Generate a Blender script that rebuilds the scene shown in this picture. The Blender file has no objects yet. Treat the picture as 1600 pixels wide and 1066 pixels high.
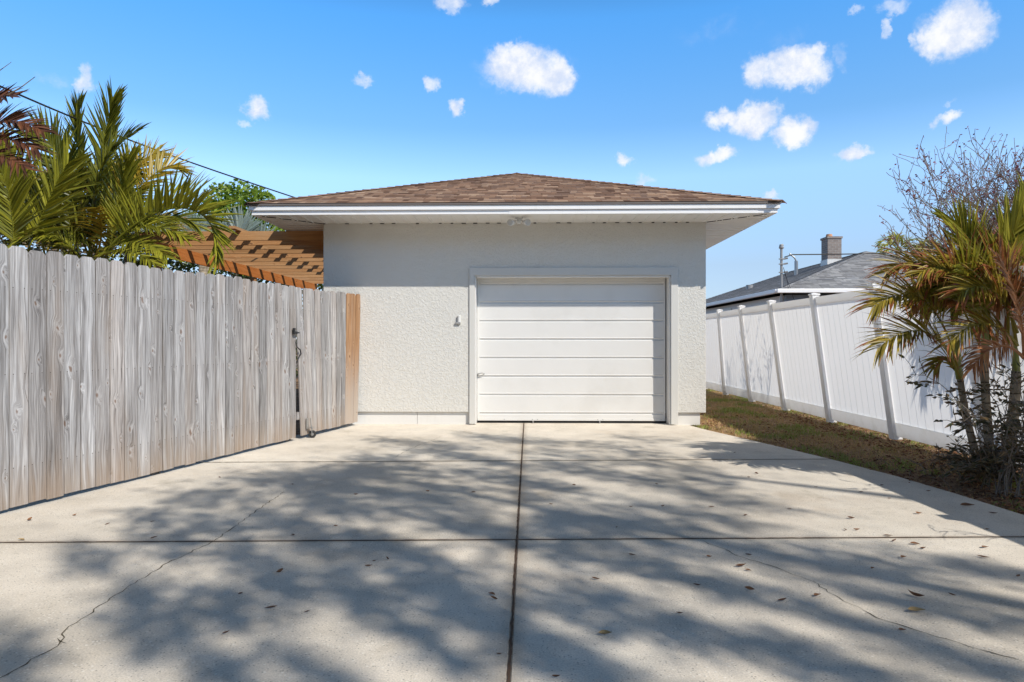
import bpy, math, random
import numpy as np
from mathutils import Vector, Matrix
random.seed(7); np.random.seed(7)
S = bpy.context.scene
COL = S.collection
rad = math.radians
rnd = random.uniform

# ------------------------------------------------------------------ camera
CAMZ = 1.18
FPX = 1080.0
YAW = math.atan(26 / 1080.0)
cam_d = bpy.data.cameras.new("camera"); cam = bpy.data.objects.new("camera", cam_d); COL.objects.link(cam)
cam_d.sensor_width = 36; cam_d.lens = 36 * FPX / 1600; cam_d.clip_start = 0.05; cam_d.clip_end = 3000
cam.location = (0, 0, CAMZ); cam.rotation_euler = (rad(90), 0, YAW)
S.camera = cam
FW = Vector((-math.sin(YAW), math.cos(YAW), 0)); RT = Vector((math.cos(YAW), math.sin(YAW), 0))

def ray(px, py): return FW * FPX + RT * (px - 800) + Vector((0, 0, 533 - py))
def P(px, py, Y):
    d = ray(px, py); return Vector((0, 0, CAMZ)) + d * (Y / d.y)
def G(px, py, z=0.0):
    d = ray(px, py); return Vector((0, 0, CAMZ)) + d * ((z - CAMZ) / d.z)

# ------------------------------------------------------------------ nodes
JX = -.07
def _kc(p, q): k = (q.y - p.y) / (q.x - p.x); return k, p.y - k * p.x
J1K, J1C = _kc(G(0, 848), G(1430, 840)); J2K, J2C = _kc(G(440, 722), G(1200, 718))
class NT:
    def __init__(s, tree): s.t = tree; s.t.nodes.clear()
    def n(s, typ, ins=None, **kw):
        nd = s.t.nodes.new(typ)
        for k, v in kw.items(): setattr(nd, k, v)
        if ins:
            for k, v in ins.items(): s.set(nd.inputs[k], v)
        return nd
    def set(s, sock, v):
        if isinstance(v, bpy.types.NodeSocket): s.t.links.new(v, sock)
        elif isinstance(v, bpy.types.Node): s.t.links.new(v.outputs[0], sock)
        else:
            if hasattr(sock.default_value, '__len__') and not isinstance(v, str):
                v = tuple(v)
                if len(sock.default_value) == 4 and len(v) == 3: v = v + (1,)
            sock.default_value = v
    def m(s, op, a, b=0.0, c=0.0, clamp=False):
        nd = s.t.nodes.new('ShaderNodeMath'); nd.operation = op; nd.use_clamp = clamp
        s.set(nd.inputs[0], a); s.set(nd.inputs[1], b); s.set(nd.inputs[2], c); return nd.outputs[0]
    def vm(s, op, a, b=(0, 0, 0)):
        nd = s.t.nodes.new('ShaderNodeVectorMath'); nd.operation = op
        s.set(nd.inputs[0], a); s.set(nd.inputs[1], b)
        return nd.outputs['Value'] if op in ('LENGTH', 'DISTANCE', 'DOT_PRODUCT') else nd.outputs[0]
    def mix(s, f, a, b, typ='MIX'):
        nd = s.t.nodes.new('ShaderNodeMix'); nd.data_type = 'RGBA'; nd.blend_type = typ
        s.set(nd.inputs[0], f); s.set(nd.inputs[6], a); s.set(nd.inputs[7], b); return nd.outputs[2]
    def noise(s, vec, scale, detail=3, rough=.55, dist=0, out=0):
        nd = s.n('ShaderNodeTexNoise', {'Vector': vec, 'Scale': scale, 'Detail': detail, 'Roughness': rough, 'Distortion': dist})
        return nd.outputs[out]
    def vor(s, vec, scale, feature='F1', out='Distance', rand=1.0):
        nd = s.n('ShaderNodeTexVoronoi', {'Vector': vec, 'Scale': scale, 'Randomness': rand}, feature=feature)
        return nd.outputs[out]
    def ramp(s, f, stops, interp='LINEAR'):
        nd = s.t.nodes.new('ShaderNodeValToRGB'); s.set(nd.inputs[0], f); cr = nd.color_ramp; cr.interpolation = interp
        while len(cr.elements) < len(stops): cr.elements.new(.5)
        for e, (p, c) in zip(cr.elements, stops):
            e.position = p; e.color = tuple(c) + (1,) if len(c) == 3 else c
        return nd.outputs[0]
    def step(s, v, a, b):
        nd = s.n('ShaderNodeMapRange', {0: v, 1: a, 2: b, 3: 0.0, 4: 1.0}, interpolation_type='SMOOTHSTEP'); return nd.outputs[0]
    def sep(s, v): return s.n('ShaderNodeSeparateXYZ', {0: v}).outputs
    def comb(s, x, y, z=0.0): return s.n('ShaderNodeCombineXYZ', {0: x, 1: y, 2: z}).outputs[0]
    def bump(s, h, strength, dist, nrm=None):
        d = {'Height': h, 'Strength': strength, 'Distance': dist}
        if nrm is not None: d['Normal'] = nrm
        return s.n('ShaderNodeBump', d).outputs[0]

def newmat(name):
    m = bpy.data.materials.new(name); m.use_nodes = True; return m, NT(m.node_tree)
def finish(t, color, rough=.6, normal=None, metallic=0, spec=.5, trans=0, transcol=None):
    d = {'Base Color': color, 'Roughness': rough, 'Metallic': metallic, 'Specular IOR Level': spec}
    if normal is not None: d['Normal'] = normal
    b = t.n('ShaderNodeBsdfPrincipled', d)
    o = t.n('ShaderNodeOutputMaterial')
    if trans > 0:
        tr = t.n('ShaderNodeBsdfTranslucent', {'Color': transcol if transcol is not None else color})
        mx = t.n('ShaderNodeMixShader', {0: trans, 1: b.outputs[0], 2: tr.outputs[0]})
        t.t.links.new(mx.outputs[0], o.inputs[0])
    else: t.t.links.new(b.outputs[0], o.inputs[0])
def objc(t): return t.n('ShaderNodeTexCoord').outputs['Object']
def uvc(t): return t.n('ShaderNodeTexCoord').outputs['UV']
def attr(t, name='rnd'): return t.n('ShaderNodeAttribute', attribute_name=name).outputs['Color']

def plain(name, color, rough=.5, metallic=0, var=.12, scale=9, bump=.15, bscale=60, spec=.5):
    m, t = newmat(name); c = objc(t)
    n = t.noise(c, scale, 4); k = t.m('MULTIPLY_ADD', t.m('SUBTRACT', n, .5), var * 2, 1.0)
    col = t.mix(1.0, color, t.comb(k, k, k), 'MULTIPLY')
    finish(t, col, rough, t.bump(t.noise(c, bscale, 3), bump, .003), metallic, spec)
    return m

def m_stucco():
    m, t = newmat('stucco'); c = objc(t)
    wc = t.vm('ADD', c, t.vm('SCALE', t.noise(c, 9, 3, out=1), (0, 0, 0)))
    n1 = t.noise(c, 30, 4, .6, .9); n2 = t.noise(c, 90, 3, .6, .4); n3 = t.noise(c, 1.3, 3)
    h = t.m('ADD', t.m('MULTIPLY', t.step(n1, .46, .60), .9), t.m('MULTIPLY', n2, .45))
    k = t.m('MULTIPLY_ADD', t.m('SUBTRACT', n3, .5), .07, 1.0)
    col = t.mix(1.0, (.66, .65, .61), t.comb(k, k, k), 'MULTIPLY')
    z = t.sep(c)[2]
    dirt = t.m('MULTIPLY', t.m('SUBTRACT', 1.0, t.step(z, -.02, .35)), t.step(t.noise(c, 5, 4), .45, .8))
    col = t.mix(t.m('MULTIPLY', dirt, .35), col, (.55, .50, .42))
    finish(t, col, .9, t.bump(h, .62, .006), spec=.2); return m

def m_paint(name='white_paint', c0=(.70, .695, .67), rough=.45, dirt=.10):
    m, t = newmat(name); c = objc(t)
    n = t.noise(c, 2.2, 4, .6); n2 = t.noise(t.vm('MULTIPLY', c, (9, 9, 1.2)), 3, 3)
    f = t.m('MULTIPLY', t.step(t.m('MULTIPLY', n, n2), .25, .55), dirt * 2)
    col = t.mix(f, c0, (.52, .50, .45))
    finish(t, col, rough, t.bump(t.noise(c, 90, 3), .12, .002)); return m

def m_door():
    m, t = newmat('door_paint'); c = objc(t)
    n = t.noise(c, 1.6, 4, .6)
    f = t.m('MULTIPLY', t.step(n, .45, .72), .22)
    col = t.mix(f, (.71, .705, .685), (.50, .485, .45))
    dents = t.noise(c, 2.6, 2, .4)
    finish(t, col, .42, t.bump(dents, .5, .012, t.bump(t.noise(c, 120, 2), .08, .001))); return m

def m_vinyl(name='white_vinyl', trans=0.0):
    m, t = newmat(name); c = objc(t)
    n = t.noise(c, 1.1, 3); z = t.sep(c)[2]
    low = t.m('MULTIPLY', t.m('SUBTRACT', 1.0, t.step(z, 0, .5)), t.step(t.noise(c, 6, 4), .4, .75))
    col = t.mix(t.m('MULTIPLY', n, .15), (.92, .91, .90), (.84, .83, .82))
    col = t.mix(t.m('MULTIPLY', low, .6), col, (.46, .42, .32))
    finish(t, col, .33, t.bump(t.noise(c, 3, 2), .12, .01), trans=trans, transcol=(.93, .92, .90)); return m

def m_concrete():
    m, t = newmat('concrete'); c = objc(t)
    big = t.noise(c, .55, 5, .6); mid = t.noise(c, 3.2, 5, .65); fine = t.noise(c, 130, 3, .7)
    col = t.ramp(big, [(.3, (.56, .505, .42)), (.5, (.68, .62, .53)), (.7, (.74, .69, .60))])
    k = t.m('MULTIPLY_ADD', t.m('SUBTRACT', mid, .5), .5, 1.0)
    col = t.mix(1.0, col, t.comb(k, k, k), 'MULTIPLY')
    k = t.m('MULTIPLY_ADD', t.m('SUBTRACT', fine, .5), 1.1, 1.0)
    col = t.mix(1.0, col, t.comb(k, k, k), 'MULTIPLY')
    # exposed aggregate: pale and dark chips
    vd = t.vor(c, 48, out='Distance'); vc = t.sep(t.vor(c, 48, out='Color'))
    chip = t.m('MULTIPLY', t.m('SUBTRACT', 1.0, t.step(vd, .18, .30)), t.m('GREATER_THAN', vc[0], .62))
    col = t.mix(t.m('MULTIPLY', chip, .75), col, (.80, .76, .68))
    vd2 = t.vor(c, 75, out='Distance'); vc2 = t.sep(t.vor(c, 75, out='Color'))
    chip2 = t.m('MULTIPLY', t.m('SUBTRACT', 1.0, t.step(vd2, .18, .34)), t.m('GREATER_THAN', vc2[1], .74))
    col = t.mix(t.m('MULTIPLY', chip2, .6), col, (.16, .15, .13))
    # rusty / mossy stains
    st = t.step(t.noise(c, 1.5, 5, .7, .6), .56, .74)
    col = t.mix(t.m('MULTIPLY', st, .45), col, (.30, .26, .19))
    st2 = t.step(t.noise(t.vm('ADD', c, (7, 3, 0)), .8, 5, .7), .55, .7)
    col = t.mix(t.m('MULTIPLY', st2, .18), col, (.44, .31, .20))
    # dirt gathered along joints (attribute r = distance based)
    j = t.sep(c)
    jn = t.noise(c, 4, 4, .7)
    def near(coord, p, w): return t.m('SUBTRACT', 1.0, t.step(t.m('ABSOLUTE', t.m('SUBTRACT', coord, p)), .0, w))
    e = t.m('MAXIMUM', near(j[0], JX, .08), t.m('MAXIMUM', near(t.m('SUBTRACT', j[1], t.m('MULTIPLY_ADD', j[0], J1K, J1C)), 0.0, .06), near(t.m('SUBTRACT', j[1], t.m('MULTIPLY_ADD', j[0], J2K, J2C)), 0.0, .05)))
    col = t.mix(t.m('MULTIPLY', t.m('MULTIPLY', e, jn), .75), col, (.22, .16, .10))
    sid = t.comb(t.m('GREATER_THAN', j[0], JX), t.m('ADD', t.m('GREATER_THAN', j[1], t.m('MULTIPLY_ADD', j[0], J1K, J1C)), t.m('GREATER_THAN', j[1], t.m('MULTIPLY_ADD', j[0], J2K, J2C))), .5)
    sw = t.n('ShaderNodeTexWhiteNoise', {'Vector': sid}, noise_dimensions='3D').outputs[0]
    k = t.m('MULTIPLY_ADD', t.m('SUBTRACT', sw, .5), .10, 1.0); col = t.mix(1.0, col, t.comb(k, k, k), 'MULTIPLY')
    ty = t.m('MAXIMUM', near(t.m('ADD', j[0], t.m('MULTIPLY', t.noise(c, .5, 2), .4)), 1.55, .16), near(t.m('ADD', j[0], t.m('MULTIPLY', t.noise(c, .5, 2), .4)), .05, .16))
    col = t.mix(t.m('MULTIPLY', t.m('MULTIPLY', ty, t.noise(c, 2.5, 4, .7)), .30), col, (.34, .31, .27))
    h = t.m('ADD', t.m('MULTIPLY', fine, .6), t.m('MULTIPLY', chip, .35))
    finish(t, col, .85, t.bump(h, .55, .004), spec=.3); return m

def m_soil():
    m, t = newmat('soil_and_turf'); c = objc(t)
    a = t.noise(c, 1.1, 5, .65); b = t.noise(c, 9, 5, .7); f = t.noise(c, 60, 4, .7)
    col = t.ramp(b, [(.3, (.14, .085, .055)), (.5, (.32, .20, .12)), (.68, (.52, .36, .23))])
    g = t.m('MULTIPLY', t.step(a, .52, .66), t.step(b, .4, .6))
    col = t.mix(t.m('MULTIPLY', g, .75), col, (.085, .10, .032))
    k = t.m('MULTIPLY_ADD', t.m('SUBTRACT', f, .5), 1.3, 1.0)
    col = t.mix(1.0, col, t.comb(k, k, k), 'MULTIPLY')
    finish(t, col, .95, t.bump(t.m('ADD', b, f), .9, .03), spec=.15); return m

def m_wood(name, stops, tint, tintz=(0.0, .5), tintamt=.7, knots=.9, rough=.85, knotc=(.16, .085, .045), nails=False):
    """boards: UV = metres across / along, rnd attribute differs per board"""
    m, t = newmat(name); uv = uvc(t); a = t.sep(attr(t))
    off = t.comb(t.m('MULTIPLY', a[0], 37.0), t.m('MULTIPLY', a[1], 61.0), 0)
    p = t.vm('ADD', uv, off); ps = t.sep(p)
    # knots
    kw_ = t.noise(p, 4, 2, out=1)
    kp = t.vm('ADD', t.comb(t.m('MULTIPLY', t.m('ADD', ps[0], t.m('MULTIPLY', ps[1], .10)), 8.0), t.m('MULTIPLY', ps[1], 4.6), 0), t.vm('MULTIPLY', kw_, (.5, .5, 0)))
    kd = t.n('ShaderNodeTexVoronoi', {'Vector': kp, 'Scale': 1.0, 'Randomness': .9}, feature='F1', voronoi_dimensions='2D')
    kcol = t.sep(kd.outputs['Color']); has = t.m('GREATER_THAN', kcol[0], .66)
    ksz = t.m('MULTIPLY_ADD', kcol[1], 1.5, .55)
    kdist = t.m('ADD', t.m('MULTIPLY', kd.outputs['Distance'], ksz), t.m('MULTIPLY', t.m('SUBTRACT', t.noise(p, 34, 4), .5), .13))
    infl = t.m('MULTIPLY', t.m('SUBTRACT', 1.0, t.step(kdist, .05, .42)), has)
    # grain
    w1 = t.noise(t.vm('MULTIPLY', p, (6, 1.2, 1)), 1.0, 3)
    gx = t.m('ADD', t.m('MULTIPLY', ps[0], 1.0), t.m('ADD', t.m('MULTIPLY', infl, .034), t.m('MULTIPLY', w1, .09)))
    gv = t.comb(t.m('MULTIPLY', gx, 95.0), t.m('MULTIPLY', ps[1], 1.6), 0)
    g = t.noise(gv, 1.0, 4, .65)
    gf = t.noise(t.comb(t.m('MULTIPLY', gx, 420.0), t.m('MULTIPLY', ps[1], 5.0), 0), 1.0, 3, .6)
    gc = t.noise(t.comb(t.m('MULTIPLY', gx, 26.0), t.m('MULTIPLY', ps[1], .9), 3.3), 1.0, 3, .6)
    gg = t.m('ADD', t.m('MULTIPLY', g, .5), t.m('ADD', t.m('MULTIPLY', gf, .2), t.m('MULTIPLY', gc, .3)))
    col = t.ramp(gg, stops)
    k = t.m('MULTIPLY_ADD', t.m('SUBTRACT', a[2], .5), .42, 1.0)
    col = t.mix(1.0, col, t.comb(k, k, k), 'MULTIPLY')
    warm = t.m('MULTIPLY', t.step(t.noise(t.vm('MULTIPLY', p, (5, .8, 1)), 1.0, 3), .5, .75), .30)
    col = t.mix(warm, col, tint)
    z = t.sep(objc(t))[2]
    bot = t.m('MULTIPLY', t.m('SUBTRACT', 1.0, t.step(t.m('ADD', z, t.m('MULTIPLY', t.m('SUBTRACT', gc, .5), .5)), tintz[0], tintz[1])), tintamt)
    col = t.mix(bot, col, tint)
    # fine weathering checks
    chk = t.step(t.noise(t.comb(t.m('MULTIPLY', gx, 300.0), t.m('MULTIPLY', ps[1], 2.5), 9.0), 1.0, 2, .5), .66, .74)
    col = t.mix(t.m('MULTIPLY', chk, .5), col, (.07, .06, .055))
    halo = t.m('MULTIPLY', t.m('SUBTRACT', 1.0, t.step(kdist, .10, .26)), has)
    col = t.mix(t.m('MULTIPLY', halo, .16), col, tuple(min(1, x * 1.25) for x in stops[-1][1]))
    ring = t.m('MULTIPLY', t.step(t.m('SINE', t.m('MULTIPLY', kdist, 110.0)), .1, .9), halo)
    col = t.mix(t.m('MULTIPLY', ring, .09), col, knotc)
    core = t.m('MULTIPLY', t.m('SUBTRACT', 1.0, t.step(kdist, .03, .10)), t.m('GREATER_THAN', kcol[0], .66))
    col = t.mix(t.m('MULTIPLY', core, knots), col, knotc)
    us = t.sep(uv); tone = t.m('MULTIPLY', t.step(a[0], .55, .95), .30); col = t.mix(tone, col, t.mix(1.0, col, (1.05, .88, .74), 'MULTIPLY'))
    if nails:
        nl = None
        for nz_ in (.30, .95, 1.55):
            for nx in (-.043, .040):
                dd = t.vm('LENGTH', t.vm('MULTIPLY', t.vm('SUBTRACT', t.comb(us[0], us[1], 0), (nx, nz_, 0)), (1, 1, 0)))
                dk = t.m('SUBTRACT', 1.0, t.step(dd, .0028, .0050)); nl = dk if nl is None else t.m('MAXIMUM', nl, dk)
                sx = t.m('ABSOLUTE', t.m('SUBTRACT', us[0], nx)); sz = t.m('SUBTRACT', nz_, us[1])
                stk = t.m('MULTIPLY', t.m('MULTIPLY', t.m('SUBTRACT', 1.0, t.step(sx, .001, .006)), t.step(sz, 0, .01)), t.m('SUBTRACT', 1.0, t.step(sz, .02, .14)))
                nl = t.m('MAXIMUM', nl, t.m('MULTIPLY', stk, .35))
        col = t.mix(nl, col, (.07, .055, .045))
    finish(t, col, rough, t.bump(t.m('ADD', gg, t.m('MULTIPLY', chk, -.5)), .55, .004), spec=.2); return m

def m_shingle(name, cols, cell=.24, row=.142):
    m, t = newmat(name); uv = t.sep(uvc(t))
    r = t.m('FLOOR', t.m('DIVIDE', uv[1], row))
    ro = t.n('ShaderNodeTexWhiteNoise', {'W': r}, noise_dimensions='1D').outputs[0]
    cu = t.m('ADD', t.m('DIVIDE', uv[0], cell), t.m('MULTIPLY', ro, 13.0))
    cw = t.m('ADD', cu, t.m('MULTIPLY', t.m('SINE', t.m('MULTIPLY', cu, 2.4)), .3))
    ci = t.m('FLOOR', cw)
    w = t.n('ShaderNodeTexWhiteNoise', {'Vector': t.comb(ci, r, 0)}, noise_dimensions='2D').outputs[0]
    col = t.ramp(w, [(i / (len(cols) - 1), c) for i, c in enumerate(cols)])
    fn = t.noise(uvc(t), 260, 3, .8); k = t.m('MULTIPLY_ADD', t.m('SUBTRACT', fn, .5), .9, 1.0)
    col = t.mix(1.0, col, t.comb(k, k, k), 'MULTIPLY')
    bn = t.noise(uvc(t), .9, 4); k = t.m('MULTIPLY_ADD', t.m('SUBTRACT', bn, .5), .5, 1.0)
    col = t.mix(1.0, col, t.comb(k, k, k), 'MULTIPLY')
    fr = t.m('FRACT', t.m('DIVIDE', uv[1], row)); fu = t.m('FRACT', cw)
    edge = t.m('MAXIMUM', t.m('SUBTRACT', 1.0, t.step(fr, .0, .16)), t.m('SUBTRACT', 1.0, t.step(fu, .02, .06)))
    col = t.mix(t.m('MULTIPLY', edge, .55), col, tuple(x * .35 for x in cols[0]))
    finish(t, col, .92, t.bump(t.m('ADD', t.m('MULTIPLY', w, .7), t.m('ADD', t.m('MULTIPLY', fn, .4), t.m('MULTIPLY', edge, -1.0))), .7, .006), spec=.15)
    return m

def m_leaf(name, g1, g2, dead, deadat=.8, spec=.4, trans=.22, rough=.42):
    m, t = newmat(name); a = t.sep(attr(t)); c = objc(t)
    col = t.mix(a[0], g1, g2)
    n = t.noise(c, 11, 3)
    k = t.m('MULTIPLY_ADD', t.m('SUBTRACT', n, .5), .6, 1.0)
    col = t.mix(1.0, col, t.comb(k, k, k), 'MULTIPLY')
    # b = how dead the blade is, g = position to tip
    f = t.step(t.m('ADD', t.m('ADD', a[1], a[2]), t.m('MULTIPLY', t.m('SUBTRACT', n, .5), .3)), deadat, deadat + .18)
    col = t.mix(f, col, dead)
    finish(t, col, rough, t.bump(t.noise(c, 80, 2), .2, .003), spec=spec, trans=trans); return m

def m_bark(name, c1, c2, ring=0, scale=14):
    m, t = newmat(name); c = objc(t)
    n = t.noise(t.vm('MULTIPLY', c, (1, 1, .35)), scale, 5, .7, .4)
    col = t.ramp(n, [(.3, c1), (.65, c2)])
    h = n
    if ring:
        z = t.sep(c)[2]; s = t.step(t.m('FRACT', t.m('MULTIPLY', t.m('ADD', z, t.m('MULTIPLY', n, .02)), ring)), .0, .18)
        col = t.mix(t.m('SUBTRACT', 1.0, s), col, tuple(x * .45 for x in c1)); h = t.m('ADD', n, s)
    finish(t, col, .9, t.bump(h, .8, .012), spec=.15); return m

M = {}
M['stucco'] = m_stucco()
M['white'] = m_paint()
M['band'] = m_paint('smooth_band_paint', (.60, .595, .565), .8, .05)
M['fascia'] = m_paint('fascia_paint', (.88, .88, .88), .4, .08)
M['soffit'] = m_paint('soffit_panel', (.82, .81, .78), .5, .08)
M['door'] = m_door()
M['vinyl'] = m_vinyl(); M['vinylp'] = m_vinyl('vinyl_panel', .54)
M['concrete'] = m_concrete()
M['soil'] = m_soil()
M['joint'] = plain('joint_dirt', (.085, .050, .030), .95, var=.5, scale=12)
M['crackm'] = plain('crack_dirt', (.10, .085, .055), .95, var=.5, scale=12)
M['fence'] = m_wood('weathered_pine', [(.36, (.075, .068, .064)), (.45, (.25, .238, .232)), (.55, (.42, .41, .405)), (.66, (.70, .69, .68))],
                    (.34, .255, .18), (-.04, .42), .6, nails=True, knots=.75)
M['cedar'] = m_wood('unweathered_pine', [(.34, (.14, .07, .035)), (.5, (.40, .22, .11)), (.66, (.60, .40, .24))], (.44, .39, .34), (.1, 1.3), .85, knots=.95)
M['pergola'] = m_wood('stained_pine', [(.30, (.24, .11, .04)), (.5, (.43, .23, .10)), (.7, (.58, .36, .18))], (.50, .36, .22), (-9, -8), 0)
M['beam'] = m_wood('red_stained_pine', [(.30, (.28, .08, .02)), (.5, (.50, .17, .04)), (.7, (.62, .25, .08))], (.5, .2, .06), (-9, -8), 0)
M['shingle'] = m_shingle('brown_shingle', [(.15, .09, .065), (.32, .20, .14), (.44, .29, .20), (.24, .16, .125), (.55, .39, .28)], .125)
M['gshingle'] = m_shingle('grey_shingle', [(.20, .20, .205), (.28, .28, .285), (.36, .36, .365), (.24, .24, .25), (.44, .44, .445)])
M['drip'] = plain('drip_edge', (.16, .14, .13), .6)
M['dark'] = plain('dark_gap', (.02, .02, .02), .8)
M['black'] = plain('black_iron', (.02, .02, .022), .5)
M['metal'] = plain('galvanised_steel', (.42, .42, .42), .4, .8)
M['rubber'] = plain('black_rubber', (.03, .03, .03), .8)
M['plastic'] = plain('white_plastic', (.74, .74, .72), .4, var=.04)
M['greyplastic'] = plain('grey_plastic', (.30, .30, .30), .4, var=.04)
M['glass'] = plain('lamp_lens', (.55, .55, .52), .15, var=.03, bump=.05)
M['siding'] = plain('siding_paint', (.72, .75, .78), .6, var=.08)
M['bluewall'] = plain('dark_siding_paint', (.16, .20, .26), .6, var=.1)
M['window'] = plain('window_glass', (.03, .035, .04), .08, var=.02, bump=0)
M['brick'] = None
M['litter'] = plain('dry_litter', (.22, .12, .06), .9)
M['palmA'] = m_leaf('palm_leaf_green', (.04, .062, .009), (.40, .385, .036), (.20, .09, .03), .84, trans=.24)
M['palmY'] = m_leaf('palm_leaf_yellow', (.30, .24, .02), (.44, .30, .03), (.28, .11, .03), .95)
M['palmB'] = m_leaf('palm_leaf_browned', (.14, .12, .020), (.48, .36, .045), (.34, .115, .045), .58, trans=.30)
M['palmD'] = m_leaf('palm_leaf_dead', (.32, .13, .055), (.60, .28, .11), (.22, .09, .045), .7)
M['palmR'] = m_leaf('palm_leaf_dried', (.12, .05, .03), (.26, .11, .055), (.09, .04, .025), .5)
M['palmG'] = m_leaf('palm_leaf_yellow_green', (.07, .095, .012), (.46, .42, .045), (.34, .13, .045), .78, trans=.28)  # leaf colour of the yellow-green fronds on the right palm
M['oakfar'] = m_leaf('far_leaf_bright', (.10, .20, .02), (.30, .40, .045), (.1, .09, .03), 2.0, trans=.35)
M['silver'] = m_leaf('fan_leaf_silver', (.24, .31, .27), (.34, .40, .34), (.2, .25, .2), 2.0)
M['oak'] = m_leaf('broad_leaf_green', (.045, .11, .018), (.14, .23, .03), (.1, .09, .03), 2.0)
M['hedge'] = m_leaf('hedge_leaf', (.03, .06, .014), (.09, .12, .03), (.1, .09, .03), 2.0)
M['dryhedge'] = m_leaf('dry_scrub_leaf', (.12, .09, .045), (.26, .19, .10), (.1, .09, .03), 2.0)
M['treebark'] = m_bark('brown_grey_bark', (.13, .10, .08), (.34, .28, .23), 0, 20)
M['redleaf'] = m_leaf('dark_red_leaf', (.13, .035, .05), (.26, .08, .07), (.1, .03, .03), 2.0)
M['shrub'] = m_leaf('shrub_leaf', (.05, .06, .02), (.20, .12, .05), (.16, .08, .04), .95)
M['grass'] = m_leaf('grass_blade', (.22, .32, .05), (.62, .37, .19), (.50, .27, .14), .9, trans=.15)
M['dryleaf'] = m_leaf('fallen_leaf_brown', (.12, .05, .022), (.33, .16, .075), (.1, .05, .02), 2.0, trans=.05, rough=.7)
M['paleleaf'] = m_leaf('fallen_leaf_tan', (.36, .25, .13), (.42, .30, .14), (.1, .05, .02), 2.0, trans=.05, rough=.7)
M['palmbark'] = m_bark('palm_bark', (.12, .095, .065), (.38, .31, .22), 11)
M['bark'] = m_bark('grey_bark', (.07, .055, .045), (.22, .19, .165))
M['twig'] = m_bark('pale_twig', (.11, .085, .065), (.30, .25, .20), 0, 30)
M['stem'] = plain('green_stem', (.22, .24, .06), .5)

def m_brick():
    m, t = newmat('chimney_brick'); c = t.sep(objc(t))
    v = t.comb(t.m('ADD', c[0], c[1]), c[2], 0)
    b = t.n('ShaderNodeTexBrick', {'Vector': v, 'Color1': (.22, .17, .15), 'Color2': (.38, .30, .26), 'Mortar': (.42, .40, .37), 'Scale': 1.0,
            'Mortar Size': .012, 'Brick Width': .21, 'Row Height': .075})
    n = t.noise(objc(t), 5, 5, .7); col = t.mix(t.m('MULTIPLY', n, .8), b.outputs[0], (.14, .12, .11))
    finish(t, col, .9, t.bump(b.outputs['Fac'], -.6, .01)); return m
M['brick'] = m_brick()

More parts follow.
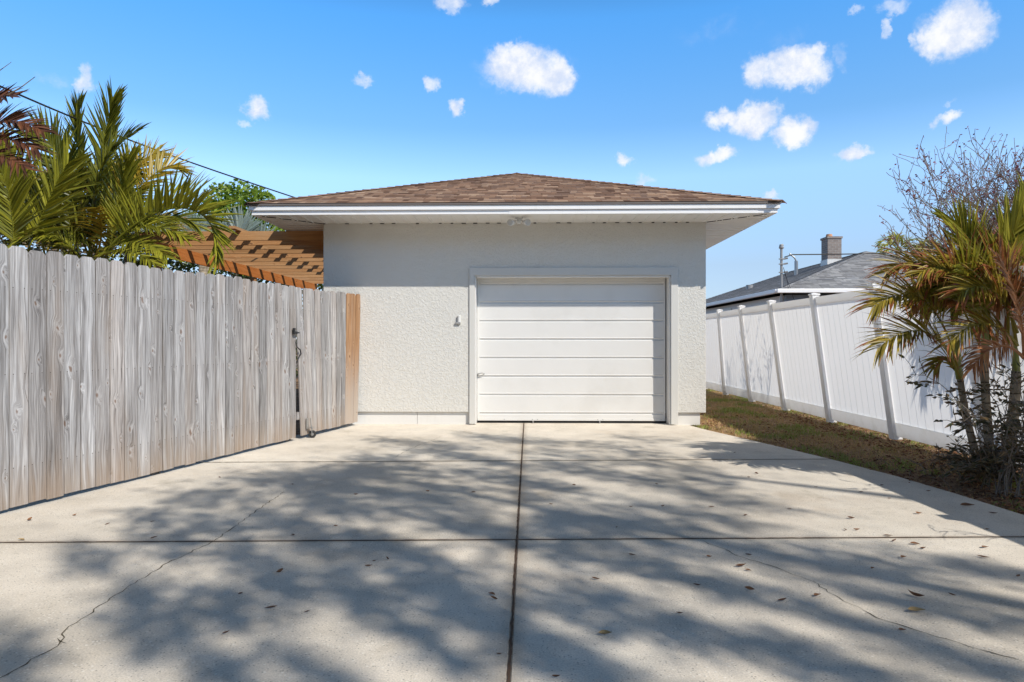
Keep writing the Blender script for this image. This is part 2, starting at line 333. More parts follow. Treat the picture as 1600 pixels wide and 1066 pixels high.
# ------------------------------------------------------------------ mesh builder
class MB:
    def __init__(s): s.v = []; s.f = []; s.uv = []; s.c = []; s.col = (0.5, 0.5, 0.5)
    def vert(s, p, c=None): s.v.append(tuple(p)); s.c.append(c or s.col); return len(s.v) - 1
    def face(s, idx, uv=None):
        s.f.append(tuple(idx)); s.uv.append(uv if uv else [(0, 0)] * len(idx))
    def poly(s, pts, uv=None): s.face([s.vert(p) for p in pts], uv)
    def box(s, c, d, R=None, uo=(0, 0), long='z', bev=0):
        """box of size d centred at c, optionally rotated; uv across/along in metres"""
        c = Vector(c); hx, hy, hz = d[0] / 2, d[1] / 2, d[2] / 2
        L = [(-hx, -hy, -hz), (hx, -hy, -hz), (hx, hy, -hz), (-hx, hy, -hz), (-hx, -hy, hz), (hx, -hy, hz), (hx, hy, hz), (-hx, hy, hz)]
        F = [(0, 1, 5, 4), (1, 2, 6, 5), (2, 3, 7, 6), (3, 0, 4, 7), (4, 5, 6, 7), (3, 2, 1, 0)]
        b = len(s.v)
        for l in L:
            p = Vector(l); p = (R @ p) if R else p; s.vert(c + p)
        for f in F:
            uv = []
            for i in f:
                x, y, z = L[i]
                if long == 'z': u, v = (x + y, z)
                elif long == 'x': u, v = (y + z, x)
                else: u, v = (x + z, y)
                uv.append((u + uo[0], v + uo[1]))
            s.face([b + i for i in f], uv)
    def prism(s, poly, axis, a, b, uo=(0, 0)):
        """poly of 2d points extruded along axis ('x','y','z') from a to b; CCW seen from negative side for y"""
        def mk(p, t):
            return {'y': (p[0], t, p[1]), 'x': (t, p[0], p[1]), 'z': (p[0], p[1], t)}[axis]
        A = [s.vert(mk(p, a)) for p in poly]; B = [s.vert(mk(p, b)) for p in poly]
        uvp = [(p[0] + uo[0], p[1] + uo[1]) for p in poly]
        s.face(A, uvp); s.face(B[::-1], uvp[::-1])
        n = len(poly)
        for i in range(n):
            j = (i + 1) % n
            s.face([A[j], A[i], B[i], B[j]], [uvp[j], uvp[i], (uvp[i][0] + b - a, uvp[i][1]), (uvp[j][0] + b - a, uvp[j][1])])
    def tube(s, pts, r, n=8, cap=True):
        pts = [Vector(p) for p in pts]; k = len(pts)
        if not hasattr(r, '__len__'): r = [r] * k
        T0 = (pts[1] - pts[0]).normalized(); ref = Vector((0, 0, 1)) if abs(T0.z) < .9 else Vector((1, 0, 0))
        u = T0.cross(ref).normalized(); rings = []; dist = 0
        for i in range(k):
            T = (pts[min(i + 1, k - 1)] - pts[max(i - 1, 0)])
            T = T.normalized() if T.length > 1e-9 else T0
            u = (u - T * u.dot(T)); u = u.normalized() if u.length > 1e-6 else T.orthogonal().normalized()
            w = T.cross(u)
            rings.append([s.vert(pts[i] + (u * math.cos(a) + w * math.sin(a)) * r[i]) for a in [2 * math.pi * q / n for q in range(n)]])
        for i in range(k - 1):
            for q in range(n):
                s.face([rings[i][q], rings[i][(q + 1) % n], rings[i + 1][(q + 1) % n], rings[i + 1][q]])
        if cap: s.face(rings[0][::-1]); s.face(rings[-1])
    def build(s, name, mat, parent=None, smooth=False):
        me = bpy.data.meshes.new(name)
        off = np.array(parent_loc(parent)) if parent else np.zeros(3)
        V = np.array(s.v, dtype=float).reshape(-1, 3) - off
        me.from_pydata(V.tolist(), [], s.f)
        ul = me.uv_layers.new(name='UVMap')
        flat = [c for f in s.uv for p in f for c in p]
        ul.data.foreach_set('uv', flat)
        at = me.color_attributes.new('rnd', 'FLOAT_COLOR', 'POINT')
        C4 = np.ones((len(s.v), 4)); C4[:, :3] = np.array(s.c).reshape(-1, 3); at.data.foreach_set('color', C4.ravel())
        me.materials.append(mat)
        if smooth: me.polygons.foreach_set('use_smooth', [True] * len(me.polygons))
        me.update()
        o = bpy.data.objects.new(name, me); COL.objects.link(o)
        if parent: o.parent = parent
        return o
def parent_loc(p):
    l = Vector((0, 0, 0))
    while p: l += Vector(p.location); p = p.parent
    return l
def thing(name, loc, label, cat, group=None):
    o = bpy.data.objects.new(name, None); o.empty_display_size = .2; COL.objects.link(o); o.location = loc
    return tag(o, label, cat, group)
def tag(o, label, cat, group=None):
    o['label'] = label; o['category'] = cat
    if group: o['group'] = group
    return o
def kind(o, k, label=None, cat=None):
    o['kind'] = k
    if label: o['label'] = label
    if cat: o['category'] = cat
    return o
def bevel(o, w=.004, seg=2):
    md = o.modifiers.new('bevel', 'BEVEL'); md.width = w; md.segments = seg; md.limit_method = 'ANGLE'; md.angle_limit = rad(35)
    return o

# ------------------------------------------------------------------ ground and driveway
mb = MB()
GZ = -.028
xs = [-400, -60, -20, -8, 2, 3, 4, 5, 6, 8, 20, 60, 400]; ys = [-60, -10, 0, 3, 4, 5, 6, 7, 8, 9, 10, 12, 14, 18, 30, 80, 500]
idx = {}
for i, x in enumerate(xs):
    for j, y in enumerate(ys): idx[i, j] = mb.vert((x, y, GZ))
for i in range(len(xs) - 1):
    for j in range(len(ys) - 1): mb.face([idx[i, j], idx[i + 1, j], idx[i + 1, j + 1], idx[i, j + 1]])
kind(mb.build('ground', M['soil']), 'structure', 'brown patchy soil and sparse turf around the driveway', 'ground')

EDGE = [(-4, 3.55), (2, 3.52), (3.6, 3.43), (4.7, 3.37), (5.4, 3.31), (6.1, 3.22), (7.0, 3.02), (8.0, 2.74), (8.8, 2.50), (9.35, 2.34), (9.66, 2.27), (10.6, 2.27)]
def edgeX(y):
    for (a, xa), (b, xb) in zip(EDGE, EDGE[1:]):
        if a <= y <= b: return xa + (xb - xa) * (y - a) / (b - a)
    return EDGE[-1][1]
JX = -.07
def lin(p, q):
    k = (q.y - p.y) / (q.x - p.x); return lambda x: p.y + k * (x - p.x)
J1 = lin(G(0, 848), G(1430, 840)); J2 = lin(G(440, 722), G(1200, 718))
JF = [lambda x: -4.0, lambda x: J1(x) - 5.44, lambda x: J1(x) - 2.72, J1, J2, lambda x: 10.6]
FA = Vector((-3.57, 4.67, 0)); FB = Vector((-2.41, 9.66, 0))
def fenceX(y): return FA.x + (FB.x - FA.x) * (y - FA.y) / (FB.y - FA.y)
mb = MB()
g = .006
def slab(x0f, x1f, f0, f1, gap=.003):
    def solve(xf, f):
        y = f(0)
        for _ in range(6): y = f(xf(y))
        return y
    L = []; R = []
    for xf, lst in ((x0f, L), (x1f, R)):
        ya, yb = solve(xf, f0) + gap, solve(xf, f1) - gap
        ys = [ya] + [y for y, _ in EDGE if ya + .05 < y < yb - .05] + [yb]
        lst += [(xf(y), y) for y in ys]
    poly = L[::-1] + R
    n = len(poly); b = .006
    cx = sum(p[0] for p in poly) / n; cy = sum(p[1] for p in poly) / n
    top = []
    for i, p in enumerate(poly):
        ey = b if i in (len(L) - 1, len(L)) else -b if i in (0, n - 1) else 0
        top.append(mb.vert((p[0] + (b if p[0] < cx else -b), p[1] + ey, 0)))
    mid = [mb.vert((p[0], p[1], -b)) for p in poly]; bot = [mb.vert((p[0], p[1], -.12)) for p in poly]
    mb.face(top)
    for i in range(n):
        j = (i + 1) % n
        mb.face([top[j], top[i], mid[i], mid[j]]); mb.face([mid[j], mid[i], bot[i], bot[j]])
for f0, f1 in zip(JF, JF[1:]):
    slab(lambda y: fenceX(y) - .25 if y < 9.66 else -2.66, lambda y: JX - .004, f0, f1)
    slab(lambda y: JX + .004, lambda y: edgeX(y), f0, f1)
drive = kind(mb.build('driveway', M['concrete']), 'structure', 'pale concrete driveway of large slabs with dark joints', 'driveway')
mb = MB()
def wig(a, b, w, z, n=60, amp=.003):
    a = Vector(a); b = Vector(b); d = (b - a).normalized(); s = Vector((-d.y, d.x, 0))
    L = []; R = []
    for i in range(n + 1):
        p = a.lerp(b, i / n) + s * rnd(-amp, amp); ww = w * rnd(.7, 1.3)
        L.append(mb.vert((p + s * ww).to_tuple()[:2] + (z,))); R.append(mb.vert((p - s * ww).to_tuple()[:2] + (z,)))
    for i in range(n): mb.face([R[i], R[i + 1], L[i + 1], L[i]])
wig((JX, -4, 0), (JX, 9.90, 0), .0048, .0022, 420, .0022)
for f, w_ in zip(JF[1:-1], (.006, .006, .0068, .0062)):
    ya, yb = f(fenceX(f(-3)) - .2), f(edgeX(f(3))); wig((fenceX(ya) - .2, ya, 0), (edgeX(yb), yb, 0), w_, .0021, 170, .003)
o = mb.build('joint', M['joint'], drive)
def crack(path, w):
    mb = MB(); pts = []
    W = [G(*p) for p in path]
    for a, b in zip(W, W[1:]):
        n = max(2, int((b - a).length / .035)); s = Vector((-(b - a).y, (b - a).x, 0)).normalized()
        for i in range(n): pts.append(a.lerp(b, i / n) + s * rnd(-.010, .010))
    pts.append(W[-1]); L = []; R = []
    for i, p in enumerate(pts):
        d = (pts[min(i + 1, len(pts) - 1)] - pts[max(i - 1, 0)]).normalized(); s = Vector((-d.y, d.x, 0))
        ww = w * rnd(.35, 1.4) * (1 if 0 < i < len(pts) - 1 else .1)
        L.append(mb.vert((p.x + s.x * ww, p.y + s.y * ww, .002))); R.append(mb.vert((p.x - s.x * ww, p.y - s.y * ww, .002)))
    for i in range(len(pts) - 1): mb.face([R[i], R[i + 1], L[i + 1], L[i]])
    return mb.build('crack', M['crackm'], drive)
crack([(-20, 1070), (90, 1010), (103, 985), (150, 952), (190, 925), (225, 903), (262, 880), (330, 848), (370, 820), (420, 785), (445, 768)], .0028)
crack([(1095, 845), (1130, 858), (1160, 872), (1205, 885), (1270, 909), (1310, 935), (1370, 965), (1480, 1000), (1600, 1035)], .0022)
crack([(88, 998), (104, 1006)], .006)
crack([(615, 716), (640, 702), (690, 682)], .002)

# ------------------------------------------------------------------ garage
D = 9.73
gar = thing('garage', (-.2, D, 0), 'white stucco garage with brown hip roof and closed door', 'garage')
WX0, WX1 = -2.91, 2.48; ZS = 2.845
OX0, OX1, OZ = -.76, 1.99, 2.10
mb = MB()
poly = [(WX0, .175), (OX0, .175), (OX0, OZ), (OX1, OZ), (OX1, .175), (WX1, .175), (WX1, ZS + .05), (WX0, ZS + .05)]
mb.prism(poly, 'y', D, D + .21)
for x0, x1 in ((WX0, WX0 + .2), (WX1 - .2, WX1)):
    mb.box(((x0 + x1) / 2, (D + .21 + 19.9) / 2, (.175 + ZS + .05) / 2), (x1 - x0, 19.9 - D - .21, ZS + .05 - .175))
mb.box((-.21, 20.0, (ZS + .05) / 2), (WX1 - WX0, .2, ZS + .05))
wall = mb.build('wall', M['stucco'], gar)
bevel(wall, .008)
# plinth boards below the wall
mb = MB()
def pl(x0, x1): mb.box(((x0 + x1) / 2, D + .12, .083), (x1 - x0 - .004, .16, .175))
pl(WX0 + .04, -1.58); pl(-1.58, OX0 - .001); pl(OX1 + .03, WX1 - .07)
mb.box((WX0 + .14, 14.8, .087), (.16, 9.8, .175)); mb.box((WX1 - .16, 14.8, .087), (.16, 9.8, .175))
bevel(mb.build('plinth', M['white'], gar), .004)
# raised stucco band round the opening + jamb
mb = MB()
mb.prism([(OX0 - .075, .012), (OX0, .012), (OX0, OZ), (OX1, OZ), (OX1, .012), (OX1 + .10, .012), (OX1 + .10, OZ + .11), (OX0 - .075, OZ + .11)], 'y', D - .022, D - .0005)
bevel(mb.build('door_surround', M['band'], gar), .005)
mb = MB()
DY = D + .205
mb.box((OX0 + .008, D + .12, 1.05), (.016, .24, 2.09)); mb.box((OX1 - .01, D + .12, 1.05), (.02, .24, 2.09)); mb.box(((OX0 + OX1) / 2, D + .12, OZ - .012), (OX1 - OX0 - .04, .24, .024))
bevel(mb.build('door_jamb', M['white'], gar), .003)
# sectional steel door: grooved sheet
dx0, dx1 = OX0 + .02, OX1 - .035
mb = MB()
zs = [.037 + .0]
gro = [.135 + .2655 * i for i in range(8)]   # groove heights
prof = [(0, .035)]
for z in gro:
    prof += [(0, z - .013), (.012, z - .010), (.016, z + .004), (.006, z + .016), (-.004, z + .024), (0, z + .036)]
prof += [(0, OZ - .026)]
def strip(x0, x1, pr):
    A = [mb.vert((x0, DY + y, z)) for y, z in pr]; B = [mb.vert((x1, DY + y, z)) for y, z in pr]
    for i in range(len(pr) - 1): mb.face([A[i], B[i], B[i + 1], A[i + 1]])
strip(dx0 + .035, dx1 - .03, prof)
mb.box((dx0 + .0175, DY + .02, (OZ + .01) / 2), (.035, .04, OZ - .06)); mb.box((dx1 - .015, DY + .02, (OZ + .01) / 2), (.03, .04, OZ - .06))
door = mb.build('garage_door', M['door'], gar)
mb = MB()
mb.box(((OX0 + OX1) / 2, DY + .03, .018), (OX1 - OX0 - .04, .03, .034))
mb.build('bottom_seal', M['rubber'], door)
mb = MB()
mb.box(((dx0 + dx1) / 2, DY - .004, .055), (dx1 - dx0 - .01, .006, .036))
bevel(mb.build('bottom_rail', M['door'], door), .002)
for px in (745, 788, 832, 840, 934, 942, 988, 1033):
    mb = MB(); p = P(px, 659, DY - .01); mb.tube([(p.x, DY - .012, .055), (p.x, DY - .006, .055)], .006, 8); mb.build('bolt', M['metal'], door)
for px in (833, 937):
    mb = MB(); p = P(px, 663, DY); mb.box((p.x, DY - .012, .022), (.018, .012, .03)); mb.build('bracket', M['metal'], door)
mb = MB()
hc = P(751, 585, DY)
ring = [(hc.x + .055 * math.cos(a), DY - .035 - .012 * math.sin(a), hc.z + .018 * math.sin(a) + .01 * math.cos(a)) for a in [2 * math.pi * i / 16 for i in range(17)]]
mb.tube(ring, .006, 6); mb.box((hc.x - .045, DY - .018, hc.z), (.03, .034, .03))
mb.build('handle', M['metal'], door, True)

# roof
EX0, EX1, EY0, EY1 = -3.70, 3.27, 8.99, 20.7
ZE = 2.985; PITCH = .35
hw = (EX1 - EX0) / 2; ax = (EX0 + EX1) / 2; az = ZE + hw * PITCH
mb = MB()
def slope_courses(e0, e1, r0, r1, row=.142, th=.009):
    """courses of shingles from eave edge e0-e1 up to r0-r1 (r0 may equal r1)"""
    e0, e1, r0, r1 = map(Vector, (e0, e1, r0, r1))
    nrm = (e1 - e0).cross(r0 - e0).normalized()
    run = (((r0 + r1) / 2) - ((e0 + e1) / 2)).length
    ud = (e1 - e0).normalized(); vd = nrm.cross(ud); H = (r0 - e0).dot(vd)
    n = int(math.ceil(H / row))
    for i in range(n):
        t0 = i * row / H; t1 = min(1, (i + 1) * row / H)
        a = e0.lerp(r0, t0); b = e1.lerp(r1, t0); c = e1.lerp(r1, t1); d = e0.lerp(r0, t1)
        up = nrm * th
        v0, v1 = i * row, (i + 1) * row * .9999
        U = lambda p: (p - e0).dot(ud)
        mb.poly([a + up, b + up, c + nrm * .001, d + nrm * .001], [(U(a), v0 + .001), (U(b), v0 + .001), (U(c), v1 - .001), (U(d), v1 - .001)])
        mb.poly([a, b, b + up, a + up], [(U(a), v0), (U(b), v0), (U(b), v0 + .001), (U(a), v0 + .001)])
A0 = (EX0, EY0, ZE); A1 = (EX1, EY0, ZE); A2 = (EX1, EY1, ZE); A3 = (EX0, EY1, ZE); R0 = (ax, EY0 + hw, az); R1 = (ax, EY1 - hw, az)
slope_courses(A0, A1, R0, R0); slope_courses(A1, A2, R0, R1); slope_courses(A2, A3, R1, R1); slope_courses(A3, A0, R1, R0)
mb.poly([(EX0 + .02, EY0 + .02, ZE - .004), (EX0 + .02, EY1, ZE - .004), (EX1 - .02, EY1, ZE - .004), (EX1 - .02, EY0 + .02, ZE - .004)])
roof = mb.build('roof', M['shingle'], gar)
# hip and ridge caps
def caps(path, parent, mat, w=.13, step=.15):
    mb = MB()
    for a, b in path:
        a = Vector(a); b = Vector(b); L = (b - a).length; d = (b - a).normalized(); side = d.cross(Vector((0, 0, 1))).normalized(); up = side.cross(d)
        n = int(L / step)
        for i in range(n):
            p = a + d * (i * step); q = p + d * (step * 1.25)
            drop = w * .22; lift = .017 + rnd(-.002, .002)
            mb.col = (rnd(0, 1), 0, 0); u = rnd(0, 50)
            A = [p - side * w - up * drop + up * lift, p + up * lift, p + side * w - up * drop + up * lift]
            B = [q - side * w - up * drop + up * .006, q + up * .006, q + side * w - up * drop + up * .006]
            for k in (0, 1):
                mb.poly([A[k], A[k + 1], B[k + 1], B[k]], [(u, i * .142 + .03), (u + .1, i * .142 + .03), (u + .1, i * .142 + .12), (u, i * .142 + .12)])
                mb.poly([A[k] - up * .012, A[k + 1] - up * .012, A[k + 1], A[k]], [(u, i * .142), (u + .1, i * .142), (u + .1, i * .142 + .01), (u, i * .142 + .01)])
    return mb.build('ridge_cap', mat, parent)
caps([(A0, R0), (A1, R0), (R0, R1)], roof, M['shingle'])
# drip edge, fascia boards
def rim(x0, x1, y0, z0, z1, t, mat, name, jit=0):
    mb = MB()
    mb.box(((x0 + x1) / 2, y0 + t / 2, (z0 + z1) / 2), (x1 - x0, t, z1 - z0))
    mb.box((x0 + t / 2, (y0 + t + EY1) / 2, (z0 + z1) / 2), (t, EY1 - y0 - t, z1 - z0))
    mb.box((x1 - t / 2, (y0 + t + EY1) / 2, (z0 + z1) / 2), (t, EY1 - y0 - t, z1 - z0))
    return bevel(mb.build(name, mat, gar), .003)
rim(EX0 + .004, EX1 - .004, EY0 + .004, ZE - .028, ZE - .001, .02, M['drip'], 'drip_edge')
rim(EX0 + .02, EX1 - .02, EY0 + .02, ZE - .088, ZE - .028, .025, M['fascia'], 'fascia')
rim(EX0 + .045, EX1 - .045, EY0 + .045, ZS - .004, ZE - .088, .022, M['fascia'], 'fascia')
# a lapped joint in the lower fascia right of the floodlight
mb = MB(); p = P(795, 330, 9.03); mb.box(((p.x + EX1 - .3) / 2, EY0 + .042, ZS + .012), (EX1 - .3 - p.x, .005, .036)); mb.build('fascia_cover', M['fascia'], gar)
# soffit: front panels run across the overhang, side panels across theirs, mitred
fx0, fx1, fy0 = EX0 + .067, EX1 - .067, EY0 + .067
mb = MB(); zz = ZS
mb.poly([(fx0, fy0, zz), (WX0, D, zz), (WX1, D, zz), (fx1, fy0, zz)])
mb.poly([(fx0, fy0, zz), (fx0, EY1, zz), (WX0, EY1, zz), (WX0, D, zz)])
mb.poly([(fx1, fy0, zz), (WX1, D, zz), (WX1, EY1, zz), (fx1, EY1, zz)])
x = fx0 + .12
while x < fx1 - .05:
    ye = D - .004
    if x < WX0: ye = fy0 + (D - fy0) * (x - fx0) / (WX0 - fx0)
    if x > WX1: ye = fy0 + (D - fy0) * (fx1 - x) / (fx1 - WX1)
    if ye - fy0 > .03:
        mb.box((x, (fy0 + ye) / 2, zz - .004), (.010, ye - fy0, .008)); mb.box((x + .035, (fy0 + ye) / 2, zz - .0015), (.006, ye - fy0, .003))
    x += .165
for sx, wx in ((fx0, WX0), (fx1, WX1)):
    y = fy0 + .1
    while y < EY1:
        k = min(1, (y - fy0) / (D - fy0)); xe = sx + (wx - sx) * k
        a, b = min(sx, xe), max(sx, xe)
        if b - a > .03:
            mb.box(((a + b) / 2, y, zz - .003), (b - a - .004, .010, .006))
        y += .165
sof = mb.build('soffit', M['soffit'], gar)
x = WX0 + .02
while x < WX1 - .03:
    if rnd(0, 1) < .85:
        mb = MB(); mb.box((x + rnd(-.01, .01), D - .010, zz - .006), (rnd(.025, .06), .014, rnd(.008, .014))); mb.build('soffit_notch', M['dark'], sof)
    x += .165
for (a, b) in (((fx0, fy0), (WX0, D)), ((fx1, fy0), (WX1, D))):
    a = Vector((*a, 0)); b = Vector((*b, 0)); ang = math.atan2((b - a).y, (b - a).x)
    for t0, t1 in ((.12, .3), (.36, .52), (.58, .74), (.76, .985)):
        mb = MB(); c = a.lerp(b, (t0 + t1) / 2); mb.box((c.x, c.y, zz - .004), ((b - a).length * (t1 - t0), .016, .007), Matrix.Rotation(ang, 3, 'Z')); mb.build('mitre_gap', M['dark'], sof)
# wall top shadow moulding
# flood light
fp = P(811, 341, 9.30)
fl = thing('flood_light', (fp.x, 9.30, ZS), 'small white twin-head flood light fixed under the garage eave', 'light')
mb = MB(); mb.tube([(fp.x, 9.30, ZS - .0), (fp.x, 9.30, ZS - .022)], .055, 20); mb.tube([(fp.x, 9.30, ZS - .022), (fp.x, 9.30, ZS - .05)], [.03, .022], 12)
mb.build('base', M['plastic'], fl)
mb = MB(); mb.box((fp.x, 9.27, ZS - .070), (.05, .045, .04)); bevel(mb.build('sensor', M['plastic'], fl), .008)
for sg in (-1, 1):
    mb = MB(); mb.tube([(fp.x, 9.30, ZS - .04), (fp.x + sg * .05, 9.29, ZS - .048), (fp.x + sg * .075, 9.27, ZS - .06)], .009, 8)
    a = Vector((fp.x + sg * .055, 9.32, ZS - .065)); b = Vector((fp.x + sg * .12, 9.20, ZS - .085))
    mb.tube([a, a.lerp(b, .2), a.lerp(b, .7), b], [.022, .030, .042, .045], 14)
    h = mb.build('lamp_head', M['plastic'], fl, False)
    mb = MB(); d = (b - a).normalized(); mb.tube([b, b + d * .004], .040, 14); mb.build('lens', M['glass'], h)
# doorbell-like box by the door
kp = P(717, 500, D)
kb = thing('wall_sensor', (kp.x, D, kp.z), 'small grey wall box between fence gate and garage door', 'sensor')
mb = MB(); mb.box((kp.x + .01, D - .012, kp.z + .01), (.035, .034, .11)); bevel(mb.build('housing', M['plastic'], kb), .006)
mb = MB(); mb.box((kp.x - .012, D - .016, kp.z - .045), (.075, .03, .028)); mb.box((kp.x - .022, D - .014, kp.z + .005), (.012, .012, .09)); bevel(mb.build('bracket', M['greyplastic'], kb), .004)

# ------------------------------------------------------------------ wooden fence with gate
FD = (FB - FA).normalized(); FN = Vector((FD.y, -FD.x, 0)); FANG = math.atan2(FD.y, FD.x)
def picket(mb, base, width, h, z0, th=.017, tilt=0, twist=0, ear=.028):
    """dog-eared board: base = centre on fence line"""
    mb.col = (rnd(0, 1), rnd(0, 1), rnd(0, 1))
    u = FD.copy(); up = Vector((0, 0, 1)) + FD * tilt
    n = FN
    w = width / 2
    prof = [(-w, z0), (w, z0), (w, h - ear), (w - ear, h), (-w + ear, h), (-w, h - ear)]
    def pt(s, z, dd):
        zz = z; bow = twist * math.sin(math.pi * z / h)
        return base + u * s + up * zz + n * (dd + bow) + n * (twist * .5 * s / w)
    # subdivide in height for the bow
    rows = [z0, .45, .9, 1.35, h - ear]
    fr = [[mb.vert(pt(-w, z, 0)), mb.vert(pt(w, z, 0))] for z in rows]; bk = [[mb.vert(pt(-w, z, -th)), mb.vert(pt(w, z, -th))] for z in rows]
    for i in range(len(rows) - 1):
        z, z2 = rows[i], rows[i + 1]
        mb.face([fr[i][0], fr[i][1], fr[i + 1][1], fr[i + 1][0]], [(-w, z), (w, z), (w, z2), (-w, z2)])
        mb.face([bk[i][1], bk[i][0], bk[i + 1][0], bk[i + 1][1]], [(w, z), (-w, z), (-w, z2), (w, z2)])
        mb.face([fr[i][1], bk[i][1], bk[i + 1][1], fr[i + 1][1]], [(w, z), (w + th, z), (w + th, z2), (w, z2)])
        mb.face([bk[i][0], fr[i][0], fr[i + 1][0], bk[i + 1][0]], [(-w - th, z), (-w, z), (-w, z2), (-w - th, z2)])
    a = [mb.vert(pt(w - ear, h, 0)), mb.vert(pt(-w + ear, h, 0))]; b = [mb.vert(pt(w - ear, h, -th)), mb.vert(pt(-w + ear, h, -th))]
    he = h - ear
    mb.face([fr[-1][0], fr[-1][1], a[0], a[1]], [(-w, he), (w, he), (w - ear, h), (-w + ear, h)])
    mb.face([bk[-1][1], bk[-1][0], b[1], b[0]], [(w, he), (-w, he), (-w + ear, h), (w - ear, h)])
    mb.face([a[0], b[0], b[1], a[1]], [(0, h), (0, h + th), (.1, h + th), (.1, h)])
    mb.face([fr[-1][1], bk[-1][1], b[0], a[0]], [(w, he), (w + th, he), (w, h), (w, h)]); mb.face([bk[-1][0], fr[-1][0], a[1], b[1]], [(-w, he), (-w, he), (-w, h), (-w, h)])
def clip_label(o, l): o['label'] = l; return o
fen = thing('wooden_fence', tuple(FA.lerp(FB, .3)), 'weathered grey board fence running along the left of the driveway', 'fence')
LEN = (FB - FA).length
GATE0 = (Vector((-2.745, 8.14, 0)) - FA).dot(FD)      # where the gate starts along the line
pw = .1425
s = GATE0 - pw / 2 - .004
k = 0
while s > -4.2 and k < 98:
    mb = MB(); hh = 1.835 + rnd(-.014, .012)
    picket(mb, FA + FD * s, pw - rnd(.004, .014), hh, .03 + rnd(-.006, .006), tilt=rnd(-.002, .002), twist=rnd(-.006, .006))
    mb.build('board', M['fence'], fen); s -= pw; k += 1
mb = MB()
for z in (.30, .95, 1.55):
    a = FA + FD * (-4.2); b = FA + FD * (GATE0 - .03); c = (a + b) / 2 - FN * .04; mb.col = (rnd(0, 1), rnd(0, 1), .5)
    mb.box((c.x, c.y, z), ((b - a).length, .038, .09), Matrix.Rotation(FANG, 3, 'Z'), long='x')
mb.build('rail', M['fence'], fen)
for q in range(-2, 4):
    sp = GATE0 - .06 - (q + 2) * 2.1
    if sp < -4.1: break
    mb = MB(); mb.col = (rnd(0, 1), rnd(0, 1), .5); c = FA + FD * sp - FN * .108
    mb.box((c.x, c.y, .86), (.09, .09, 1.72), Matrix.Rotation(FANG, 3, 'Z')); mb.build('post', M['fence'], fen)
# gate
gat = thing('wooden_gate', tuple(FA + FD * (GATE0 + .1)), 'weathered board gate with caster wheel at the garage end of fence', 'gate')
gl = LEN
nb = 12; top0, top1 = GATE0 + .055, LEN + .02; bot0, bot1 = GATE0 + .185, LEN - .075
for i in range(nb):
    f = i / (nb - 1); st_ = top0 + (top1 - top0) * f; sb_ = bot0 + (bot1 - bot0) * f; tl = (st_ - sb_) / 1.82
    mb = MB(); hh = 1.815 + .03 * f + rnd(-.008, .008)
    base = FA + FD * sb_ + FN * (.004 + .0085 * (i % 2) + (.010 if i in (1, 4) else 0))
    picket(mb, base, .127, hh, .045 + rnd(-.008, .008), tilt=tl, twist=rnd(-.004, .004))
    o = mb.build('board', M['cedar'] if i >= nb - 3 else M['fence'], gat)
    if i >= nb - 3: o['label'] = 'orange unweathered end board of the gate'
mb = MB(); R = Matrix.Rotation(FANG, 3, 'Z')
a = FA + FD * (GATE0 + .06); b = FA + FD * (gl - .02)
for z in (.28, .9, 1.5):
    c = (a + b) / 2 - FN * .038; mb.col = (rnd(0, 1), rnd(0, 1), .5); mb.box((c.x, c.y, z), ((b - a).length, .038, .09), R, long='x')
mb.build('gate_frame', M['fence'], gat)
mb = MB()
c = FA + FD * (GATE0 + .0) - FN * .06; mb.box((c.x, c.y, .36), (.05, .04, .09), R); mb.build('gate_block', M['fence'], gat)
# latch and pull strap
lp = G(460, 520, 1.0)
def onfence(px, py, off=.0):
    d = ray(px, py); o = Vector((0, 0, CAMZ)); n = FN; t = ((FA + FN * off - o).dot(n)) / d.dot(n); return o + d * t
a = onfence(458, 516, .03); b = onfence(464, 524, .03)
mb = MB(); c = (a + b) / 2
mb.box(c, (.07, .03, .035), R); mb.box(c + Vector((0, 0, .03)) - FD * .02, (.03, .024, .05), R); mb.tube([c + FD * .0, c + FD * .06 + FN * .02], .009, 8)
bevel(mb.build('latch', M['black'], gat), .004)
pts = [onfence(*q, .028) for q in ((461, 532), (463, 541), (468, 547), (469, 553), (466, 560), (464, 568))]
pts[2] += FN * .01; pts[3] += FN * .01
mb = MB(); mb.tube(pts, [.004, .005, .008, .009, .006, .004], 8); mb.build('pull_handle', M['black'], gat, True)
# caster
w = onfence(488, 687, .075); w.z = .046
cs_ = MB(); ax_ = (FN * .45 - FD).normalized()
cs_.tube([w - ax_ * .014, w - ax_ * .010, w + ax_ * .010, w + ax_ * .014], [.036, .046, .046, .036], 22)
cast = cs_.build('caster_wheel', M['rubber'], gat)
mb = MB(); mb.tube([w - ax_ * .017, w + ax_ * .017], .018, 14); mb.build('hub', M['metal'], cast)
mb = MB()
for sg in (-1, 1):
    q = w + ax_ * sg * .019; mb.box((q + Vector((0, 0, .035)) - FD * .008), (.024, .003, .08), R)
top = w + Vector((0, 0, .08)) - FD * .015
mb.box(top, (.05, .05, .006), R); mb.tube([top, top + Vector((0, 0, .05)) - FD * .015, top + Vector((0, 0, .12)) - FD * .03], [.012, .008, .007], 8)
pl_ = onfence(480, 662, .022); mb.box(pl_, (.04, .012, .13), R)
mb.build('caster_bracket', M['metal'], cast)

